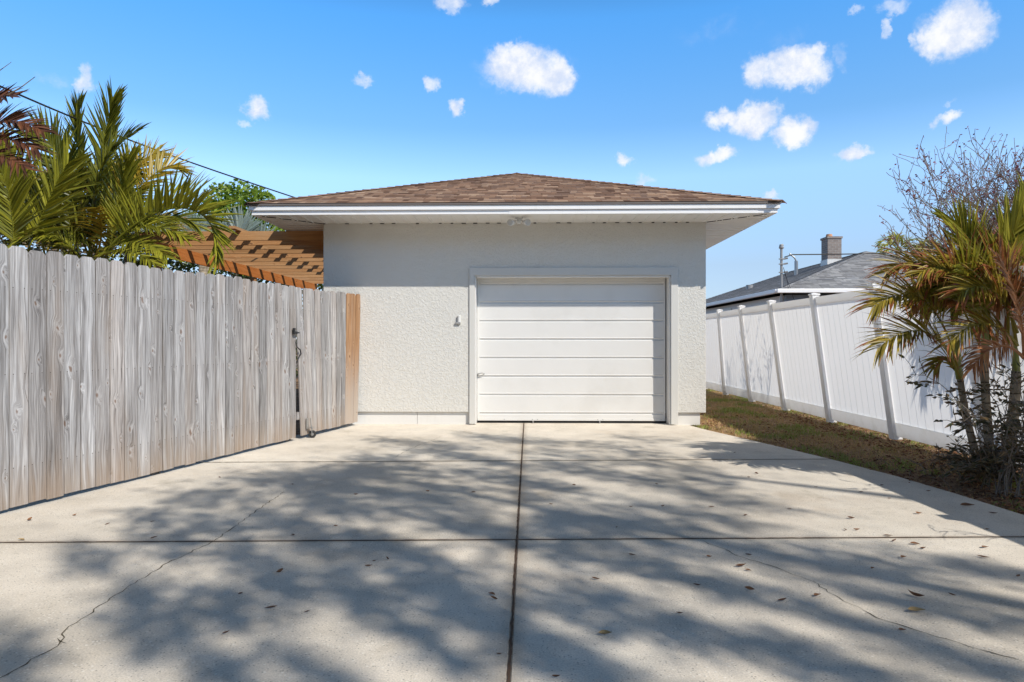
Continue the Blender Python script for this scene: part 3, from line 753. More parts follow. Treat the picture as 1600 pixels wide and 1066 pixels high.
# ------------------------------------------------------------------ pergola
per = thing('pergola', (-4.4, 14, 0), 'brown timber pergola of parallel rafters against the garage side', 'pergola')
ZB = 2.69; ZT = 2.83
ys = [10.30, 10.80, 11.30, 11.85, 12.45, 13.05, 13.70, 14.35, 15.0, 15.65, 16.35, 17.1, 18.1]
for i, y in enumerate(ys):
    mb = MB(); mb.col = (rnd(0, 1), rnd(0, 1), rnd(.2, .8)); x0 = -5.95 + rnd(-.04, .04)
    mb.box(((x0 + WX0 - .03) / 2, y, (ZB + ZT) / 2), (WX0 - .03 - x0, .038, ZT - ZB), long='x')
    o = mb.build('rafter', M['pergola'], per); bevel(o, .004)
for x in (-4.36, -4.68):
    mb = MB(); mb.col = (rnd(0, 1), .6, .5); mb.box((x, 14.2, ZT + .022), (.09, 8.3, .04), long='y'); mb.build('purlin', M['pergola'], per)
for x in (-5.66,):
    mb = MB(); mb.col = (.3, .6, .5); mb.box((x, 14.2, 2.59), (.04, 8.2, .195), long='y'); mb.build('beam', M['beam'], per)
mb = MB(); mb.col = (.3, .1, .5); mb.box((WX0 - .028, 14.2, 2.62), (.04, 8.2, .138), long='y'); mb.build('ledger', M['beam'], per)
for y in (10.5, 14.2, 17.8):
    mb = MB(); mb.col = (rnd(0, 1), rnd(0, 1), .5); mb.box((-5.70 - .005, y, 1.24), (.09, .09, 2.50)); mb.build('post', M['pergola'], per)

# ------------------------------------------------------------------ vinyl fence
VX = 4.42; LEAN = .135
vf = thing('vinyl_fence', (VX, 10, 0), 'tall white vinyl privacy fence leaning along the right boundary', 'fence')
PY = [8.42 + 1.72 * k for k in range(-6, 7)]
def shear(mb, y0=None):
    out = []
    for (x, y, z) in mb.v:
        ln = LEAN * (1.0 if y < 12.5 else max(.45, 1 - (y - 12.5) * .16))
        out.append((x - ln * (z - .02) - .012 * max(0, y - 8.4), y, z))
    mb.v = out
for i, y in enumerate(PY):
    mb = MB(); mb.box((VX - .008, y, .93), (.108, .112, 1.86)); shear(mb); p = bevel(mb.build('post', M['vinyl'], vf), .006)
    mb = MB(); z = 1.845; h = .078
    mb.box((VX - .008, y, z + .008), (.126, .13, .020))
    b = [(VX - .008 + sx * .058, y + sy * .06, z + .0185) for sx, sy in ((-1, -1), (1, -1), (1, 1), (-1, 1))]; ap = (VX - .008, y, z + .036)
    for q in range(4): mb.poly([b[q], b[(q + 1) % 4], ap])
    shear(mb); bevel(mb.build('post_cap', M['vinyl'], p), .004)
    if i + 1 < len(PY):
        y0, y1 = y + .064, PY[i + 1] - .064; c = (y0 + y1) / 2; L = y1 - y0
        mb = MB()
        for rz, rh in ((.125, .165), (1.765, .10)):
            mb = MB(); mb.box((VX, c, rz), (.05, L, rh)); shear(mb); bevel(mb.build('rail', M['vinylp'], vf), .003, 1)
        mb = MB(); nbd = 10; bw = L / nbd; pr = []
        for q in range(nbd):
            yy = y0 + bw * q; pr += [(VX - .011, yy), (VX - .015, yy + .003), (VX - .015, yy + bw - .003)]
        pr.append((VX - .011, y1))
        A = [mb.vert((x_, y_, .2075)) for x_, y_ in pr]; B = [mb.vert((x_, y_, 1.7150)) for x_, y_ in pr]
        for q in range(len(pr) - 1): mb.face([A[q + 1], A[q], B[q], B[q + 1]])
        shear(mb); mb.build('panel', M['vinylp'], vf)

# ------------------------------------------------------------------ neighbour house
nh = thing('neighbor_house', (12, 26, 0), 'blue-grey house with grey hip roof behind the white vinyl fence', 'house')
HX, HY, HE, HW = 7.25, 20.2, 2.68, 4.83
HP = .352; HL = 17
mb = MB()
B0 = (HX, HY, HE); B1 = (HX + 2 * HW, HY, HE); B2 = (HX + 2 * HW, HY + HL, HE); B3 = (HX, HY + HL, HE)
T0 = (HX + HW, HY + HW, HE + HW * HP); T1 = (HX + HW, HY + HL - HW, HE + HW * HP)
slope_courses(B0, B1, T0, T0); slope_courses(B1, B2, T0, T1); slope_courses(B2, B3, T1, T1); slope_courses(B3, B0, T1, T0)
mb.poly([B0, B3, B2, B1])
nr = mb.build('roof', M['gshingle'], nh)
caps([(B0, T0), (B1, T0), (T0, T1)], nr, M['gshingle'])
mb = MB()
mb.box((HX + HW, HY - .04, HE - .05), (2 * HW + .16, .10, .12)); mb.box((HX - .05, HY + HL / 2 + .02, HE - .05), (.10, HL - .05, .12))
bevel(mb.build('gutter', M['fascia'], nh), .02)
OV = .34
mb = MB(); mb.box((HX + HW, HY + OV + .1, 1.27), (2 * HW - 2 * OV, .2, 2.54)); mb.build('front_wall', M['bluewall'], nh)
mb = MB()
mb.box((HX + OV + .1, HY + OV + .2 + 7.9, 1.27), (.2, 15.6, 2.54)); mb.box((HX + 2 * HW - OV - .1, HY + OV + .2 + 7.9, 1.27), (.2, 15.6, 2.54)); mb.box((HX + HW, HY + HL - .45, 1.27), (8, .2, 2.54))
for q in range(12):
    mb.box((HX + OV - .004, HY + OV + .2 + 7.9, .2 + q * .2), (.016, 15.6, .035))
mb.build('side_wall', M['siding'], nh)
for yy in (22.6, 26.6):
    mb = MB(); mb.box((HX + OV - .03, yy, 1.9), (.03, 1.2, 1.0)); wf = mb.build('window', M['white'], nh)
    mb = MB(); mb.box((HX + OV - .05, yy, 1.9), (.012, 1.06, .86)); mb.build('pane', M['window'], wf)
cx, cy = P(1299, 412, 25.8).x, 25.8
mb = MB(); mb.box((cx, cy, 4.48), (.50, .55, 1.0)); mb.box((cx, cy, 4.965), (.56, .61, .07)); ch = mb.build('chimney', M['brick'], nh)
mb = MB(); mb.tube([(cx - .08, cy, 5.0), (cx - .08, cy, 5.12)], [.13, .10], 14); mb.build('chimney_pot', plain('clay', (.55, .30, .18), .8), ch)
mb = MB(); mb.box((cx, cy, 4.02), (.54, .59, .30)); mb.build('flashing', M['white'], ch)
vp = P(1171, 450, 29.0); mb = MB(); mb.tube([(vp.x, 29, vp.z - .4), (vp.x, 29, vp.z + .12)], .14, 10); mb.build('roof_vent', M['greyplastic'], nh)
mx = P(1221, 440, 20.4)
mb = MB(); zt = P(1221, 389, 20.4).z
mb.tube([(mx.x, 20.4, 1.3), (mx.x, 20.4, zt)], .036, 10); mb.tube([(mx.x, 20.4, zt), (mx.x, 20.4, zt + .03), (mx.x, 20.4, zt + .10), (mx.x + .05, 20.4, zt + .12)], [.05, .075, .06, .03], 10)
for py in (405, 413, 426): z = P(1221, py, 20.4).z; mb.box((mx.x, 20.37, z), (.16, .06, .03)); mb.tube([(mx.x + .05, 20.37, z), (mx.x + .16, 20.33, z + .02)], .025, 8)
mb.build('service_mast', M['greyplastic'], nh)
m2 = P(1244, 431, 26.2); zt2 = P(1244, 408, 26.2).z
mb = MB(); mb.tube([(m2.x, 26.2, m2.z - .5), (m2.x, 26.2, zt2)], .065, 10); mb.tube([(m2.x, 26.2, zt2), (m2.x - .06, 26.2, zt2 + .12), (m2.x - .25, 26.2, zt2 + .28)], .03, 8)
mb.build('vent_stack', M['metal'], nh)
def wire(name, pts, r, label, cat, mat, parent=None):
    mb = MB(); out = []
    for i in range(len(pts) - 1):
        for q in range(8): out.append(Vector(pts[i]).lerp(Vector(pts[i + 1]), q / 8))
    out.append(Vector(pts[-1])); mb.tube(out, r, 6); o = mb.build(name, mat, parent, True)
    if not parent: tag(o, label, cat)
    return o
w0 = P(1226, 402, 20.4)
wp = [w0, P(1238, 398, 20.5), P(1300, 397.5, 20.6), P(1360, 396.5, 20.8), P(1430, 394, 21), P(1520, 391, 21.4), P(1700, 380, 22)]
wire('power_line', wp, .018, 'thin dark service wire running right from the neighbour roof mast', 'cable', M['black'])
for (a, b) in (((1224, 418), (1232, 452)), ((1226, 428), (1241, 470))):
    wire('mast_wire', [P(*a, 20.35), P((a[0] + b[0]) / 2 + 1, (a[1] + b[1]) / 2, 20.3), P(*b, 20.25)], .008, '', '', M['black'], nh)
# overhead cable left
pts = []
for i in range(13):
    t = i / 12; px = -60 + t * (470 - -60); py = 108 + (312 - 108) * t + 11 * math.sin(math.pi * t) * (1 - .2 * t)
    pts.append(P(px, py, 7.5 + t * 5.0))
wire('overhead_cable', pts, .0115, 'black twisted overhead cable slanting down to the garage roof', 'cable', M['black'])

# ------------------------------------------------------------------ foliage tools
def bez(p, t):
    a = [Vector(q) for q in p]
    while len(a) > 1: a = [a[i].lerp(a[i + 1], t) for i in range(len(a) - 1)]
    return a[0]
def blade(mb, p, d, w, L, W, col, droop=.25, seg=4, dead=0, curl=0):
    """narrow leaf strip starting at p, direction d, width axis w"""
    d = d.normalized(); w = (w - d * w.dot(d)).normalized(); prev = None; pos = Vector(p); st = L / seg
    prof = [.55, 1.0, .85, .5, .06] if seg == 4 else [.6, 1.0, .6, .06]
    fold = d.cross(w) * W * .25
    for i in range(seg + 1):
        t = i / seg; ww = w * W * .5 * prof[i]
        c = (col, t * .55, dead)
        cur = [mb.vert(pos - ww + fold * prof[i], c), mb.vert(pos, c), mb.vert(pos + ww + fold * prof[i], c)]
        if prev:
            mb.face([prev[0], prev[1], cur[1], cur[0]]); mb.face([prev[1], prev[2], cur[2], cur[1]])
        prev = cur
        d = (d + Vector((0, 0, -droop * (1 + t * 1.5) / seg)) + w * curl / seg).normalized(); pos = pos + d * st
WMUL = 1.12
def frond(path, parent, mat, n=30, L=.5, W=.035, U=(0, 0, 1), ang=55, vee=20, droop=.25, dead=.2, start=.15, hue=(.0, 1), r=.014, jit=.12, deadtips=.3):
    """pinnate frond as ONE mesh; path = bezier points of the rachis"""
    mb = MB(); U = Vector(U).normalized(); n = int(n * 1.35); W *= .86
    P_ = [bez(path, i / 16) for i in range(17)]
    mb.col = (.5, 0, dead * .6)
    mb.tube(P_, [r * (1 - .85 * i / 16) for i in range(17)], 6)
    for i in range(n):
        t = start + (1 - start) * (i + .5) / n
        p = bez(path, t); T = (bez(path, min(1, t + .01)) - bez(path, t - .01)).normalized()
        Sd = T.cross(U); Sd = Sd.normalized() if Sd.length > .01 else Vector((1, 0, 0)); Un = Sd.cross(T)
        prof = math.sin(math.pi * min(1, (.28 + .75 * (1 - (t - start) / (1 - start))) ** .8 * .62)) if t > .5 else (.65 + .35 * math.sin(math.pi * .5 * (t - start) / (.5 - start + 1e-6)))
        a = rad(ang * (1 - .55 * t)) ; v = rad(vee)
        for sg in (-1, 1):
            if rnd(0, 1) < .04: continue
            aa = a + rnd(-jit, jit); vv = v + rnd(-jit, jit) * 1.4
            d = T * math.cos(aa) + (Sd * sg * math.cos(vv) + Un * math.sin(vv)) * math.sin(aa)
            ll = L * prof * rnd(.8, 1.08)
            blade(mb, p, d, T.lerp(Un, rnd(0, .5)), ll, W * WMUL * rnd(.75, 1.2), rnd(*hue), droop * rnd(.5, 1.6), 4, dead * rnd(.4, 1.3) + (deadtips if rnd(0, 1) < .3 else 0), rnd(-.2, .2))
    return mb.build('frond', mat, parent)
def crown(mb, centers, n, size, flat=.8, hue=(0, 1)):
    for (c, r) in centers:
        c = Vector(c); nn = int(n * r * r)
        for _ in range(nn):
            v = Vector((random.gauss(0, 1), random.gauss(0, 1), random.gauss(0, 1))).normalized() * (rnd(.35, 1) ** .5) * r
            v.z *= flat; p = c + v
            d = Vector((rnd(-1, 1), rnd(-1, 1), rnd(-.8, .6))).normalized(); w = d.orthogonal().normalized(); w.rotate(Matrix.Rotation(rnd(0, 6.28), 3, d))
            s = size * rnd(.6, 1.3); cc = (rnd(*hue), 0, 0)
            a = mb.vert(p - d * s * .5, cc); b = mb.vert(p + w * s * .28, cc); e = mb.vert(p + d * s * .5, cc); f = mb.vert(p - w * s * .28, cc)
            mb.face([a, b, e, f])

# ------------------------------------------------------------------ left palms (behind the wooden fence)
def zfront(v): return Vector(v)
lp1 = thing('palm_clump', (-5.7, 9.2, 0), 'large multi-stem palm with arching yellow-green fronds behind the wooden fence', 'palm')
base = Vector((-5.9, 9.2, 0))
for (x, y, tx, tz) in ((-6.0, 9.3, -5.9, 2.35), (-5.7, 9.1, -5.5, 2.1), (-6.3, 9.0, -6.5, 2.4), (-5.9, 9.6, -5.6, 2.7), (-6.7, 9.4, -6.9, 2.3)):
    mb = MB(); mb.tube([(x, y, -.03), ((x + tx) / 2 + .03, y, tz * .5), (tx, y, tz)], [.06, .05, .045], 10); mb.build('trunk', M['palmbark'], lp1, True)
def F(pxs, Y0, Y1, **kw):
    n = len(pxs); pth = [P(px, py, Y0 + (Y1 - Y0) * i / (n - 1)) for i, (px, py) in enumerate(pxs)]
    par = kw.pop('parent'); mat = kw.pop('mat')
    return frond(pth, par, M[mat], **kw)
VW = (0, -1, .25)     # frond faces the driveway side
# big arching frond to the right
F([(160, 400), (205, 340), (270, 305), (340, 305), (342, 405)], 8.5, 8.0, parent=lp1, mat='palmA', n=50, L=.62, W=.036, U=(-.15, -.25, 1), ang=70, vee=70, droop=.10, dead=.10, hue=(.45, 1))
F([(165, 380), (205, 300), (250, 250), (275, 262)], 9.2, 9.6, parent=lp1, mat='palmY', n=30, L=.50, W=.034, U=(0, -.8, .5), ang=70, vee=15, droop=.15, dead=.12)
F([(150, 370), (190, 290), (215, 245), (245, 240)], 9.4, 9.9, parent=lp1, mat='palmY', n=28, L=.45, W=.032, U=(.3, -.8, .5), ang=60, droop=.2, dead=.2)
F([(150, 340), (155, 250), (168, 190), (176, 158)], 9.3, 9.1, parent=lp1, mat='palmA', n=34, L=.50, W=.04, U=(.2, -.9, .1), ang=38, droop=.03, dead=.06, hue=(.1, .8))
F([(130, 340), (125, 260), (118, 200), (122, 172)], 9.4, 9.2, parent=lp1, mat='palmA', n=32, L=.48, W=.04, U=(-.3, -.9, .1), ang=36, droop=.03, dead=.06, hue=(.1, .7))
F([(140, 350), (150, 280), (165, 235), (205, 212)], 9.0, 8.7, parent=lp1, mat='palmA', n=30, L=.50, W=.04, U=(0, -.6, .8), ang=55, droop=.25, dead=.12, hue=(.0, .7))
F([(120, 350), (112, 290), (98, 235), (60, 205)], 9.0, 8.7, parent=lp1, mat='palmA', n=32, L=.55, W=.042, U=(0, -.8, .6), ang=60, droop=.2, dead=.10, hue=(0, .6))
F([(40, 400), (60, 350), (82, 295), (105, 258)], 8.4, 8.3, parent=lp1, mat='palmA', n=30, L=.72, W=.048, U=(0, -.95, .2), ang=62, vee=8, droop=.05, dead=.05, hue=(.4, 1))
F([(20, 410), (25, 350), (18, 290), (-10, 240)], 8.2, 8.0, parent=lp1, mat='palmA', n=32, L=.65, W=.045, U=(0, -.95, .2), ang=58, vee=8, droop=.08, dead=.10, hue=(.3, 1))
F([(70, 400), (60, 340), (30, 270), (-20, 235)], 8.8, 8.4, parent=lp1, mat='palmA', n=36, L=.62, W=.045, U=(0, -.9, .4), ang=62, vee=10, droop=.10, dead=.12, hue=(.1, .8))
F([(110, 400), (115, 350), (105, 310), (80, 290)], 9.4, 9.3, parent=lp1, mat='palmA', n=30, L=.6, W=.045, U=(0, -.9, .3), ang=60, droop=.1, dead=.15, hue=(0, .5))
F([(150, 405), (180, 372), (225, 368), (262, 402)], 8.8, 8.2, parent=lp1, mat='palmA', n=34, L=.40, W=.030, U=(0, -.5, .9), ang=60, droop=.35, dead=.12, hue=(.2, 1))
F([(140, 410), (170, 388), (210, 385), (245, 415)], 8.6, 8.0, parent=lp1, mat='palmA', n=30, L=.36, W=.028, U=(0, -.5, .9), ang=60, droop=.35, dead=.15, hue=(.2, 1))
F([(165, 400), (195, 350), (235, 340), (290, 372)], 9.3, 9.0, parent=lp1, mat='palmA', n=34, L=.42, W=.03, U=(0, -.6, .8), ang=60, droop=.3, dead=.15, hue=(.1, .9))
F([(150, 400), (165, 365), (158, 335), (150, 325)], 8.9, 8.4, parent=lp1, mat='palmY', n=22, L=.34, W=.028, U=(.3, -1, .2), ang=75, droop=.3, dead=.25)
F([(170, 400), (182, 330), (190, 285), (200, 250)], 9.1, 9.0, parent=lp1, mat='palmA', n=34, L=.52, W=.036, U=(0, -.9, .2), ang=48, droop=.08, dead=.1, hue=(.4, 1))
F([(130, 410), (95, 360), (60, 350), (15, 385)], 8.8, 8.2, parent=lp1, mat='palmA', n=34, L=.5, W=.035, U=(0, -.5, .8), ang=62, droop=.3, dead=.15, hue=(.1, .8))
for q in range(26):
    cx0 = rnd(40, 190); a = rnd(-1.1, 1.1); l = rnd(100, 175); bx = rnd(60, 170)
    tip = (bx + math.sin(a) * l, 400 - math.cos(a) * l)
    mid = (bx + math.sin(a) * l * .45, 400 - math.cos(a) * l * .75)
    yy = rnd(9.3, 10.2)
    F([(bx, 415), mid, tip, (tip[0] + math.sin(a) * 40, tip[1] + 30)], yy, yy + rnd(-.3, .4), parent=lp1, mat='palmA' if q % 4 else 'palmB', n=30, L=.5, W=.036,
      U=(rnd(-.4, .4), -.7, .6), ang=58, droop=.22, dead=.12, hue=(0, .6))
# dried palm at far left, nearer
lp2 = thing('dried_palm', (-5.6, 6.6, 0), 'palm with dried reddish-brown leaves at the far left above the wooden fence', 'palm')
mb = MB(); mb.tube([(-6.0, 6.9, -.03), (-5.95, 6.9, 1.6), (-5.85, 6.9, 3.0)], [.07, .055, .04], 10); mb.build('trunk', M['palmbark'], lp2, True)
F([(-70, 240), (-30, 190), (20, 175), (66, 205)], 6.9, 6.7, parent=lp2, mat='palmR', n=28, L=.34, W=.038, U=(0, -.7, .7), ang=62, droop=.25, dead=.3)
F([(-70, 260), (-30, 215), (10, 205), (60, 235)], 6.9, 6.6, parent=lp2, mat='palmR', n=26, L=.34, W=.038, U=(0, -.7, .7), ang=60, droop=.3, dead=.3)
F([(-70, 220), (-50, 170), (-20, 150), (20, 150)], 7.0, 6.8, parent=lp2, mat='palmR', n=22, L=.30, W=.036, U=(0, -.7, .7), ang=60, droop=.2, dead=.4)
F([(-60, 260), (-40, 240), (0, 235), (40, 262)], 6.9, 6.5, parent=lp2, mat='palmR', n=22, L=.34, W=.034, U=(0, -.6, .8), ang=60, droop=.3, dead=.2)
mb = MB()
mb.tube([P(-30, 190, 6.8), P(10, 150, 6.8), P(35, 135, 6.8), P(55, 120, 6.8)], [.008, .006, .005, .003], 5); mb.tube([P(-30, 130, 6.8), P(0, 110, 6.8), P(18, 97, 6.8)], [.006, .004, .002], 5)
mb.build('stalk', M['palmbark'], lp2)

bs = thing('bush', (-6.8, 10.9, 0), 'dark green bush filling the gaps low between the left palm stems', 'bush')
mb = MB(); crown(mb, [(P(px, 425 - 18 * (px > 180), 10.9) + Vector((0, rnd(-.2, .2), dz)), .5) for px in range(-60, 270, 42) for dz in (-1.5, -.75, .0)], 620, .12); mb.build('foliage', M['hedge'], bs)
mb = MB(); mb.tube([(-6.8, 10.9, -.03), (-6.7, 10.9, 1.0), (-6.9, 10.9, 1.9)], [.05, .04, .02], 7); mb.build('stem', M['bark'], bs)
# silver fan palm behind pergola
sp = thing('fan_palm', (-9.6, 20.5, 0), 'silvery-blue fan palm rising behind the timber pergola', 'palm')
hub = P(320, 400, 20.5); mb = MB(); mb.tube([(hub.x, 20.5, -.03), (hub.x, 20.5, hub.z)], [.22, .16], 12); mb.build('trunk', M['palmbark'], sp, True)
def fan(px, py, r, a0, a1, Y, n=26):
    mb = MB(); c = P(px, py, Y); R_ = r * Y / FPX
    for i in range(n):
        a = rad(a0 + (a1 - a0) * i / (n - 1)); d = Vector((math.sin(a), rnd(-.25, .1), math.cos(a)))
        blade(mb, c, d, Vector((math.cos(a), 0, -math.sin(a))), R_ * rnd(.88, 1.05), R_ * .15, rnd(0, 1), .08, 4)
    mb.col = (.5, 0, 0); mb.tube([hub, c], .03, 6); mb.build('fan_leaf', M['silver'], sp)
for a in ((285, 372, 50, -75, 80, 20.2), (262, 380, 46, -90, 40, 20.4), (310, 375, 48, -60, 85, 20.6), (372, 372, 50, -30, 60, 20.3), (352, 382, 42, -50, 80, 20.7), (230, 385, 48, -80, 50, 20.5), (405, 385, 42, -40, 85, 20.4), (330, 380, 50, -40, 60, 21)):
    fan(*a)

def tree(name, loc, label, crowns, n, size, mat, hue=(0, 1), th=.18, cat='tree'):
    t = thing(name, loc, label, cat); x, y, _ = loc
    top = Vector(crowns[0][0])
    mb = MB(); lo = min(c[0][2] - c[1] * .4 for c in crowns); hub = Vector((x, y, max(.4, lo * .75)))
    mb.tube([(x, y, -.05), hub.lerp(Vector((x, y, 0)), .5) + Vector((.03, 0, 0)), hub], [th, th * .8, th * .65], 10)
    for c, r in crowns:
        c = Vector(c); mb.tube([hub, hub.lerp(c, .5) + Vector((rnd(-.1, .1), 0, .1)), c], [th * .45, th * .25, th * .08], 6)
    mb.build('trunk', M['bark'], t, True)
    mb = MB(); crown(mb, crowns, n, size, hue=hue); mb.build('crown', M[mat], t)
    return t
c = [(P(380, 330, 25), 1.1), (P(352, 318, 25.5), .9), (P(398, 318, 24.6), .8), (P(360, 350, 25), 1.2), (P(420, 375, 25), 1.1), (P(330, 345, 25), 1.0), (P(408, 310, 25), .45), (P(345, 305, 25.2), .55), (P(372, 300, 25), .6), (P(415, 340, 25), .9), (P(390, 385, 25), 1.4), (P(330, 385, 25.3), 1.4), (P(440, 345, 26), .5)]
tree('leafy_tree', (P(380, 400, 25).x, 25, 0), 'bright green leafy tree left of the garage eave behind fan palm', c, 620, .17, 'oakfar')
c = [(P(px, py, 17), r) for px, py, r in ((60, 390, .75), (95, 372, .6), (20, 380, .7), (120, 400, .6), (-30, 370, .8), (150, 395, .5))]
tree('scrubby_tree', (P(60, 400, 17).x, 17, 0), 'dull brown scrubby tree glimpsed low between the left palm stems', c, 500, .13, 'dryhedge')
# hedge at the back of the yard
hd = thing('hedge', (-7, 21.5, 0), 'dark green hedge at the back of the yard under the pergola', 'hedge')
mb = MB()
crown(mb, [((-13 + .55 * i, 22.0 + rnd(-.3, .3), z), .62) for i in range(19) for z in ((.5, 1.25, 2.0, 2.75, 3.3 + rnd(-.15, .2)) + ((3.9 + rnd(-.2, .2),) if i < 10 else ()))], 360, .15)
mb.build('foliage', M['hedge'], hd)
# ------------------------------------------------------------------ right palm cluster
rp = thing('clumping_palm', (4.15, 6.35, 0), 'multi-trunk palm with browned arching fronds in front of the white fence', 'palm')
def trunk(pts, r0, r1, Y):
    mb = MB(); W = [P(px, py, Y) for px, py in pts]; W[0].z = -.03
    n = len(W); out = [bez(W, i / 10) for i in range(11)]
    mb.tube(out, [r0 + (r1 - r0) * i / 10 for i in range(11)], 12); mb.build('trunk', M['palmbark'], rp, True); return out
trunk([(1535, 738), (1518, 690), (1506, 640), (1500, 590)], .034, .027, 6.35)
trunk([(1548, 742), (1546, 680), (1538, 620), (1538, 560)], .040, .032, 6.25)
trunk([(1562, 748), (1580, 690), (1586, 640), (1588, 580)], .052, .038, 6.15)
trunk([(1572, 742), (1615, 670), (1630, 600), (1640, 540)], .06, .045, 6.4)
# green crown-shafts
for (a, b, Y) in (((1500, 592), (1488, 520), 6.35), ((1538, 562), (1540, 480), 6.25), ((1588, 582), (1590, 480), 6.15)):
    mb = MB(); mb.tube([P(*a, Y), P((a[0] + b[0]) / 2, (a[1] + b[1]) / 2, Y), P(*b, Y)], [.034, .030, .016], 8); mb.build('crownshaft', M['stem'], rp, True)
kw = dict(parent=rp)
F([(1500, 590), (1475, 475), (1430, 430), (1365, 480)], 6.35, 5.9, mat='palmB', n=40, L=.42, W=.024, U=(0, -.7, .7), ang=64, droop=.2, dead=.14, deadtips=.25, hue=(.2, 1), r=.011, start=.3, **kw)
F([(1500, 590), (1475, 520), (1430, 490), (1372, 545)], 6.3, 5.8, mat='palmB', n=38, L=.40, W=.022, U=(0, -.6, .8), ang=62, droop=.3, dead=.14, hue=(.1, 1), r=.010, start=.3, **kw)
F([(1538, 560), (1500, 450), (1440, 380), (1385, 425)], 6.4, 6.3, mat='palmB', n=36, L=.36, W=.024, U=(0, -.7, .7), ang=60, droop=.25, dead=.20, deadtips=.3, hue=(0, .8), r=.010, start=.4, **kw)
F([(1540, 500), (1535, 420), (1520, 370), (1490, 345)], 6.3, 6.3, mat='palmG', n=34, L=.42, W=.036, U=(0, -.95, .2), ang=45, droop=.03, dead=.12, hue=(.4, 1), start=.1, **kw)
F([(1560, 500), (1562, 410), (1580, 355), (1610, 325)], 6.2, 6.1, mat='palmG', n=34, L=.50, W=.038, U=(0, -.95, .2), ang=45, droop=.03, dead=.08, hue=(.5, 1), start=.1, **kw)
F([(1575, 510), (1600, 400), (1620, 340), (1640, 300)], 6.2, 6.1, mat='palmG', n=32, L=.5, W=.038, U=(-.2, -.95, .2), ang=45, droop=.03, dead=.08, hue=(.4, 1), start=.1, **kw)
F([(1545, 500), (1530, 450), (1515, 425), (1500, 415)], 6.0, 5.8, mat='palmG', n=24, L=.38, W=.034, U=(0, -.95, .3), ang=60, droop=.06, dead=.1, hue=(.5, 1), start=.1, **kw)
F([(1540, 520), (1520, 440), (1480, 400), (1440, 425)], 6.1, 5.8, mat='palmB', n=32, L=.36, W=.026, U=(0, -.8, .5), ang=58, droop=.2, dead=.22, hue=(.1, 1), start=.2, **kw)
F([(1590, 520), (1570, 460), (1540, 430), (1500, 460)], 5.9, 5.6, mat='palmB', n=32, L=.36, W=.026, U=(0, -.7, .7), ang=60, droop=.25, dead=.2, hue=(.2, 1), start=.2, **kw)
F([(1590, 540), (1560, 500), (1520, 490), (1480, 540)], 5.9, 5.6, mat='palmB', n=32, L=.34, W=.024, U=(0, -.6, .8), ang=60, droop=.3, dead=.28, hue=(.2, 1), start=.2, **kw)
F([(1505, 640), (1500, 560), (1478, 540), (1460, 575)], 6.4, 6.4, mat='palmB', n=16, L=.26, W=.022, U=(0, -.8, .6), ang=55, droop=.3, dead=.05, hue=(0, .6), r=.008, start=.3, **kw)
F([(1600, 540), (1630, 460), (1650, 420), (1700, 440)], 6.1, 5.9, mat='palmB', n=30, L=.4, W=.03, U=(0, -.8, .5), ang=58, droop=.2, dead=.2, **kw)
F([(1600, 560), (1600, 500), (1585, 440), (1560, 400)], 5.8, 5.6, mat='palmD', n=26, L=.32, W=.022, U=(.3, -.9, .2), ang=50, droop=.25, dead=.2, start=.2, **kw)
F([(1545, 530), (1510, 470), (1470, 445), (1425, 480)], 6.5, 6.4, mat='palmD', n=28, L=.26, W=.028, U=(0, -.9, .4), ang=60, droop=.25, dead=.0, start=.35, **kw)
F([(1600, 560), (1575, 530), (1545, 535), (1520, 575)], 5.8, 5.6, mat='palmD', n=26, L=.26, W=.02, U=(0, -.8, .5), ang=60, droop=.4, dead=.2, start=.2, **kw)
for q in range(30):
    bx = rnd(1535, 1640); a = rnd(-.9, .4); l = rnd(90, 160)
    tip = (bx + math.sin(a) * l, 520 - math.cos(a) * l); mid = (bx + math.sin(a) * l * .4, 520 - math.cos(a) * l * .8); yy = rnd(6.0, 6.9)
    F([(bx, 540), mid, tip, (tip[0] + math.sin(a) * 40, tip[1] + 35)], yy, yy + rnd(-.3, .3), jit=.2, mat=('palmB','palmG','palmB','palmD')[q % 4], n=30, L=.42, W=.030, U=(rnd(-.4, .4), -.8, .5), ang=55, droop=.2, dead=.15, start=.2, **kw)

for q in range(3):
    b0 = Vector((rnd(4.6, 5.0), rnd(5.2, 5.9), rnd(1.5, 1.9))); e0 = Vector((rnd(4.0, 5.2), rnd(4.3, 5.3), rnd(2.3, 3.1)))
    frond([b0, b0.lerp(e0, .5) + Vector((0, 0, .5)), e0 + Vector((0, 0, .35)), e0 + Vector((rnd(-.3, .1), rnd(-.4, 0), -.1))], rp, M[('palmB', 'palmA')[q % 2]], n=30, L=.42, W=.030, U=(0, -.4, 1), ang=58, vee=25, droop=.25, dead=.15, hue=(.2, 1), start=.2)

